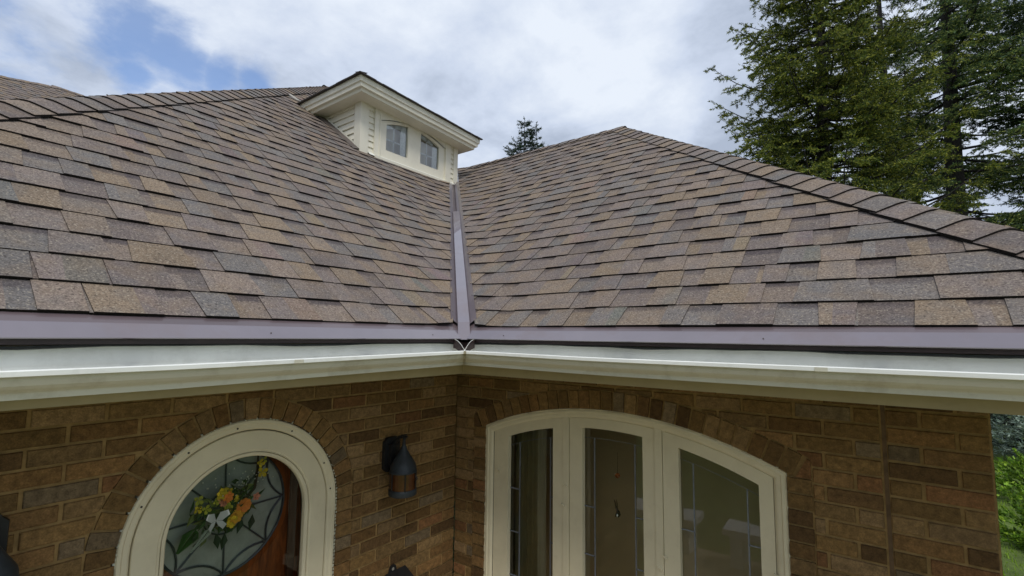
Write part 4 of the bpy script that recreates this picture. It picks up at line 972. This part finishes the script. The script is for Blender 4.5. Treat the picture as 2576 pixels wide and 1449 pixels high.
# ------------------------------------------------------------------ trees
def tube_np(V, F, pts, rads, n=5):
    base = len(V); pts = [Vector(p) for p in pts]
    for i, p in enumerate(pts):
        tt = (pts[min(i+1, len(pts)-1)]-pts[max(i-1, 0)]).normalized(); a = tt.cross(Vector((0, 0, 1)) if abs(tt.z) < .9 else Vector((1, 0, 0))).normalized(); c = tt.cross(a)
        for k_ in range(n): V.append(tuple(p+(a*math.cos(2*math.pi*k_/n)+c*math.sin(2*math.pi*k_/n))*rads[i]))
    for i in range(len(pts)-1):
        for k_ in range(n): F.append((base+i*n+k_, base+i*n+(k_+1) % n, base+(i+1)*n+(k_+1) % n, base+(i+1)*n+k_))
def tufts(segs, seed, per, size, width, cols, tipcol, name, m_, parent, tip=.35):
    """needle sprays along twig segments: segs array (n,7): p0, p1, brightness"""
    rg = np.random.default_rng(seed); sg_ = np.array(segs, dtype=np.float64); n = len(sg_)*per
    idx = np.repeat(np.arange(len(sg_)), per); f = rg.random(n)
    p = sg_[idx, :3]*(1-f)[:, None]+sg_[idx, 3:6]*f[:, None]; d = sg_[idx, 3:6]-sg_[idx, :3]; d /= np.linalg.norm(d, axis=1)[:, None]+1e-9
    r = rg.normal(size=(n, 3)); r[:, 2] = r[:, 2]*.6+.15; ax = d*.75+r*.62; ax /= np.linalg.norm(ax, axis=1)[:, None]
    sd = np.cross(ax, rg.normal(size=(n, 3))); sd /= np.linalg.norm(sd, axis=1)[:, None]+1e-9
    L = size*rg.uniform(.6, 1.35, n); Wd = width*rg.uniform(.6, 1.3, n)
    V = np.empty((n, 4, 3)); V[:, 0] = p; V[:, 1] = p+ax*(L*.45)[:, None]-sd*Wd[:, None]; V[:, 2] = p+ax*L[:, None]; V[:, 3] = p+ax*(L*.45)[:, None]+sd*Wd[:, None]
    V = V.reshape(-1, 3); me = bpy.data.meshes.new(name); me.vertices.add(n*4); me.vertices.foreach_set('co', V.ravel())
    me.loops.add(n*4); me.loops.foreach_set('vertex_index', np.arange(n*4)); me.polygons.add(n); me.polygons.foreach_set('loop_start', np.arange(n)*4); me.polygons.foreach_set('loop_total', np.full(n, 4)); me.update(calc_edges=True)
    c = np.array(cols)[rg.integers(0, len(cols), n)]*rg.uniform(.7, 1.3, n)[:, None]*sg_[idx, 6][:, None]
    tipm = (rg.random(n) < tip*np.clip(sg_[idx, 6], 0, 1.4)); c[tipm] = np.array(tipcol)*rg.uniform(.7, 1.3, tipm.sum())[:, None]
    a = me.color_attributes.new('Col', 'FLOAT_COLOR', 'CORNER'); arr = np.ones((n*4, 4), dtype=np.float32); arr[:, :3] = np.repeat(c, 4, axis=0); a.data.foreach_set('color', arr.ravel())
    me.materials.append(m_); o = bpy.data.objects.new(name, me); COL.objects.link(o); rel(o, parent); return o
def conifer(name, label, cat, base, H, radf, trunk_r, zlo, zhi, step, seed, group=None, per=5, size=.16, width=.02, cols=((.022, .042, .016), (.03, .055, .02), (.018, .034, .016)), tipcol=(.075, .105, .028), tip=.3,
            rise=.1, droop=.25, gaps=.25, whorl=5, lean=(0, 0), leaders=None, side=None, hang=.3, bare=.22, spacing=.19):
    t = empty(name, base); tag(t, label, cat, group); rr = random.Random(seed); bx, by, bz = base
    V, F = [], []; BV, BF = [], []
    n = 14
    def tr(z): f = z/H; return Vector((bx+lean[0]*f+.06*math.sin(f*9+seed), by+lean[1]*f+.06*math.cos(f*7+seed), bz+z))
    tube_np(V, F, [tr(H*i/n) for i in range(n+1)], [trunk_r*(1-i/n)**.85+.012 for i in range(n+1)], 9)
    segs = []
    z = zlo
    blobs = [(rr.uniform(zlo, zhi), rr.uniform(0, 6.28), rr.uniform(.5, 1.1)) for _ in range(int(8*gaps))]
    tops = [(tr, zhi, 1.0, 0)]
    while z < zhi:
        for w_ in range(whorl):
            a = rr.uniform(0, 2*math.pi); Lb = radf(z)*rr.uniform(.62, 1.12)*(side(a) if side else 1)
            if rr.random() < gaps*.35: Lb *= rr.uniform(.2, .6)
            if Lb < .12: continue
            p0 = tr(z+rr.uniform(-.1, .1)); dirh = Vector((math.cos(a), math.sin(a), 0)); m_ = max(4, int(Lb/.35)); pts = [p0]
            for i in range(1, m_+1):
                f = i/m_; pts.append(p0+dirh*Lb*f+Vector((rr.uniform(-.04, .04), rr.uniform(-.04, .04), Lb*(rise*f-droop*f*(1-f)*1.6+.16*f**3*(1 if rise > -.3 else .4)))))
            rb = max(.008, .011*Lb+.005)
            tube_np(BV, BF, pts, [rb*(1-i/m_)+.005 for i in range(m_+1)], 4)
            k_ = 0; dist = bare*Lb+rr.uniform(0, .2)
            while dist < Lb*.985:
                f = dist/Lb; i = min(int(f*m_), m_-1); q = pts[i].lerp(pts[i+1], f*m_-i)
                sgn = 1 if k_ % 2 else -1; k_ += 1
                sl_ = (Lb*.34*(1-f)**.7+.16)*rr.uniform(.6, 1.2); sdv = Vector((-dirh.y, dirh.x, 0))*sgn
                dv = (dirh*rr.uniform(.35, .8)+sdv+Vector((0, 0, rr.uniform(-.25, .22)-hang*rr.random()))).normalized()
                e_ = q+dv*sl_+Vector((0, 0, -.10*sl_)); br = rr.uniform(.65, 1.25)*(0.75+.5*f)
                tube_np(BV, BF, [q, e_], [.007, .003], 3)
                segs.append((*q, *e_, br))
                nt_ = int(sl_/.10)
                for j in range(nt_):
                    ff = (j+.6)/(nt_+.2); qq = q.lerp(e_, ff); sv = dv.cross(Vector((0, 0, 1)))*(1 if j % 2 else -1)
                    dd = (dv*.7+sv*rr.uniform(.5, 1)+Vector((0, 0, rr.uniform(-.3, .35)-hang*.6))).normalized(); ee = qq+dd*(.17+.2*sl_*(1-ff))*rr.uniform(.8, 1.4); segs.append((*qq, *ee, br*rr.uniform(.85, 1.2)))
                dist += spacing*rr.uniform(.7, 1.3)
            segs.append((*pts[-2], *(pts[-1]+dirh*.08), 1.2))
        z += step*rr.uniform(.8, 1.2)
    if zhi >= H-.3:
        segs.append((*tr(H-.5), *tr(H), 1.0)); segs.append((*tr(H-.3), *(tr(H)+Vector((0, 0, .15))), 1.1))
    def mk(V, F, nm, m_):
        me = bpy.data.meshes.new(nm); me.from_pydata(V, [], F); me.materials.append(m_)
        for p in me.polygons: p.use_smooth = True
        o = bpy.data.objects.new(nm, me); COL.objects.link(o); rel(o, t); return o
    mk(V, F, 'trunk', M['bark']); mk(BV, BF, 'branches', M['bark'])
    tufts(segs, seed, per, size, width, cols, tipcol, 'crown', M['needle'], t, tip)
    return t
def at(px, dist, z=-GZ):
    d = dirpx(px, 330); h = Vector((d.x, d.y, 0)).normalized(); k_ = h.dot(Vector((CF.x, CF.y, 0)).normalized()); return (EYE.x+h.x*dist/k_, EYE.y+h.y*dist/k_, z)
G1 = 'tall spruces behind the right wing'
def rad_a(z): return 3.55*max(.04, (1-z/18.5))**.62 if z > 7 else 2.9
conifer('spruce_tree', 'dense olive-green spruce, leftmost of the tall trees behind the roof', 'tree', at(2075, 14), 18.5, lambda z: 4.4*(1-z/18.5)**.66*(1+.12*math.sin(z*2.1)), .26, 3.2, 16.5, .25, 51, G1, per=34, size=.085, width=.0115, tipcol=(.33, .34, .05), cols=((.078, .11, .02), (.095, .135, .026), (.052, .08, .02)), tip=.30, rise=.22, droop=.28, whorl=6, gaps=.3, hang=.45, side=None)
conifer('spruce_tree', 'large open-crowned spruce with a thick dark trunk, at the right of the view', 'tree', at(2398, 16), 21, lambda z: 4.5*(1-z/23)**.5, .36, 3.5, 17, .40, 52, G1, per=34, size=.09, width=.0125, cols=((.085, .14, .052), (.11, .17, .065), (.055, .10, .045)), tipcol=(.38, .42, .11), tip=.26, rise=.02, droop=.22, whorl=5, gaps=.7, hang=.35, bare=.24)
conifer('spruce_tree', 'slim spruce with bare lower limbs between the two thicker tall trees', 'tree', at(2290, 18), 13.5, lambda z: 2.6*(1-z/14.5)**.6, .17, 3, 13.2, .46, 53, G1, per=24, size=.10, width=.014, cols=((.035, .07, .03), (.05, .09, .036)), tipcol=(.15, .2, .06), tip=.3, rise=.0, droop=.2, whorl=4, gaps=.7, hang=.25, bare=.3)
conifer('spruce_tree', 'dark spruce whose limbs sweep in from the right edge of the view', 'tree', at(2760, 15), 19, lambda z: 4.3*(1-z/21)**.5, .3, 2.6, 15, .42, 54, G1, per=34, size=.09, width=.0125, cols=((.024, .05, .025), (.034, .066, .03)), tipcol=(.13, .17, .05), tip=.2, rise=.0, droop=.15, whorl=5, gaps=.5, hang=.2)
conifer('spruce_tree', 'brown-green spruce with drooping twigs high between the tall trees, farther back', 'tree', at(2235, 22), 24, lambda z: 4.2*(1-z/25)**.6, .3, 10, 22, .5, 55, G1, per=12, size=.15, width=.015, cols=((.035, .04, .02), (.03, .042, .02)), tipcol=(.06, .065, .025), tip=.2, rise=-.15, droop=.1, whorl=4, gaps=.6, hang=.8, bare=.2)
# small tree top over the ridge: two leaders
conifer('spruce_tree', 'small distant blue-green treetop with the taller spire, above the right wing ridge', 'tree', at(1316, 30), 16.35, lambda z: .28+2.3*((16.4-z)/5.2)**1.05 if z < 16 else .3, .14, 10.5, 16.3, .30, 56, 'treetops over the right wing ridge', per=14, size=.17, width=.02, cols=((.02, .05, .045), (.03, .06, .04), (.025, .045, .02)), tipcol=(.07, .095, .035), tip=.25, rise=.18, droop=.25, whorl=4, gaps=.5, hang=.1, bare=.15, spacing=.34)
conifer('spruce_tree', 'small distant blue-green treetop with the shorter spire, right beside its twin above the ridge', 'tree', at(1349, 30), 16.15, lambda z: .25+1.5*((16.2-z)/5.2)**1.1 if z < 16 else .3, .10, 11.5, 16.1, .32, 57, 'treetops over the right wing ridge', per=14, size=.17, width=.02, cols=((.02, .05, .045), (.03, .06, .04), (.025, .045, .02)), tipcol=(.07, .095, .035), tip=.25, rise=.3, droop=.2, whorl=4, gaps=.5, hang=.1, bare=.15, spacing=.34)
# blue spruce and shrubs seen past the end of the wall
conifer('blue_spruce', 'silvery blue spruce standing low beyond the right end of the brick wall', 'tree', at(2600, 11.5), 4.9, lambda z: 2.2*(1-z/5.2)**.8, .12, .35, 4.8, .17, 58, per=9, size=.10, width=.013, cols=((.22, .29, .24), (.28, .36, .30), (.14, .20, .16)), tipcol=(.42, .50, .42), tip=.3, rise=.05, droop=.2, whorl=8, gaps=.1, hang=.05, bare=.3, spacing=.16)
def shrub(px, dist, r, h, label, seed, cols):
    c = at(px, dist); t = empty('shrub', c); tag(t, label, 'shrub', 'leafy shrubs beyond the wall'); rr = random.Random(seed); segs = []; V, F = [], []
    for _ in range(420):
        a = rr.uniform(0, 6.28); el = rr.uniform(.0, 1.5); k_ = rr.uniform(.55, 1.0)*(1+.18*math.sin(a*3+seed)+.12*math.sin(el*7))
        p = Vector((c[0]+math.cos(a)*math.cos(el)*r*k_, c[1]+math.sin(a)*math.cos(el)*r*k_, c[2]+.05+math.sin(el)*h*k_)); o0 = Vector((c[0], c[1], c[2]+h*.2)); d = (p-o0).normalized()
        segs.append((*p, *(p+d*.12), rr.uniform(.5, 1.35)))
    for _ in range(14):
        a = rr.uniform(0, 6.28); tube_np(V, F, [Vector(c), Vector((c[0]+math.cos(a)*r*.5, c[1]+math.sin(a)*r*.5, c[2]+h*.7))], [.015, .005], 4)
    me = bpy.data.meshes.new('stems'); me.from_pydata(V, [], F); me.materials.append(M['bark']); o = bpy.data.objects.new('stems', me); COL.objects.link(o); rel(o, t)
    tufts(segs, seed, 16, .06, .02, cols, (.34, .50, .05), 'foliage', M['leaf'], t, .3)
GC = ((.17, .30, .03), (.22, .38, .04), (.11, .22, .025))
shrub(2560, 8.6, .8, .62, 'rounded bright green shrub beyond the end of the wall, farther one under the spruce', 61, GC)
shrub(2592, 6.6, .55, .66, 'bright green leafy shrub beyond the end of the wall, nearer one on the lawn', 62, GC)
def reflection_bench(x0, x1, y, lab):  # unseen, added only to give the panes their white reflections
    t = empty('reflection_bench', ((x0+x1)/2, y, -GZ)); tag(t, lab, 'bench', 'white benches added for window reflections')
    mb_ = make_mat('white_stone', (.74, .74, .70), rough=.7, n_scale=9, n_amt=.12)
    b = MB(); b.box(x0, x1, y-.21, y+.21, -GZ+.37, -GZ+.45); rel(b.build('seat', mb_), t)
    for x in (x0+.15, x1-.15): b = MB(); b.box(x-.07, x+.07, y-.17, y+.17, -GZ, -GZ+.37); rel(b.build('leg', mb_), t)
reflection_bench(-1.05, .38, -4.08, 'longer unseen white bench added to be mirrored across the middle and right panes')
reflection_bench(.72, 1.45, -4.05, 'shorter unseen white bench added to be mirrored at the right of the right pane')
# trees on the viewer's side of the house, seen only as the dark reflection in the glass
for i, (x, y, lab) in enumerate(((-2.5, -17, 'spruce reflected in the left pane, across the garden'), (3.0, -19, 'spruce reflected in the middle pane, across the garden'), (9.0, -16, 'spruce reflected in the right pane, across the garden'))):
    conifer('spruce_tree', lab, 'tree', (x, y, -GZ), 11+i, lambda z: 3.2*(1-z/13.5)**.7, .22, .6, 11, .5, 70+i, 'spruces across the garden', per=4, size=.5, width=.13, tip=.2, whorl=6, gaps=.2, spacing=.5)

# ------------------------------------------------------------------ lift everything so that the ground lies at zero
for o in list(COL.objects):
    if o.parent is None and o is not co and o is not so: o.location.z += GZ
for o in list(COL.objects):
    if o.parent is not None and o.parent.type == 'EMPTY' and False: pass
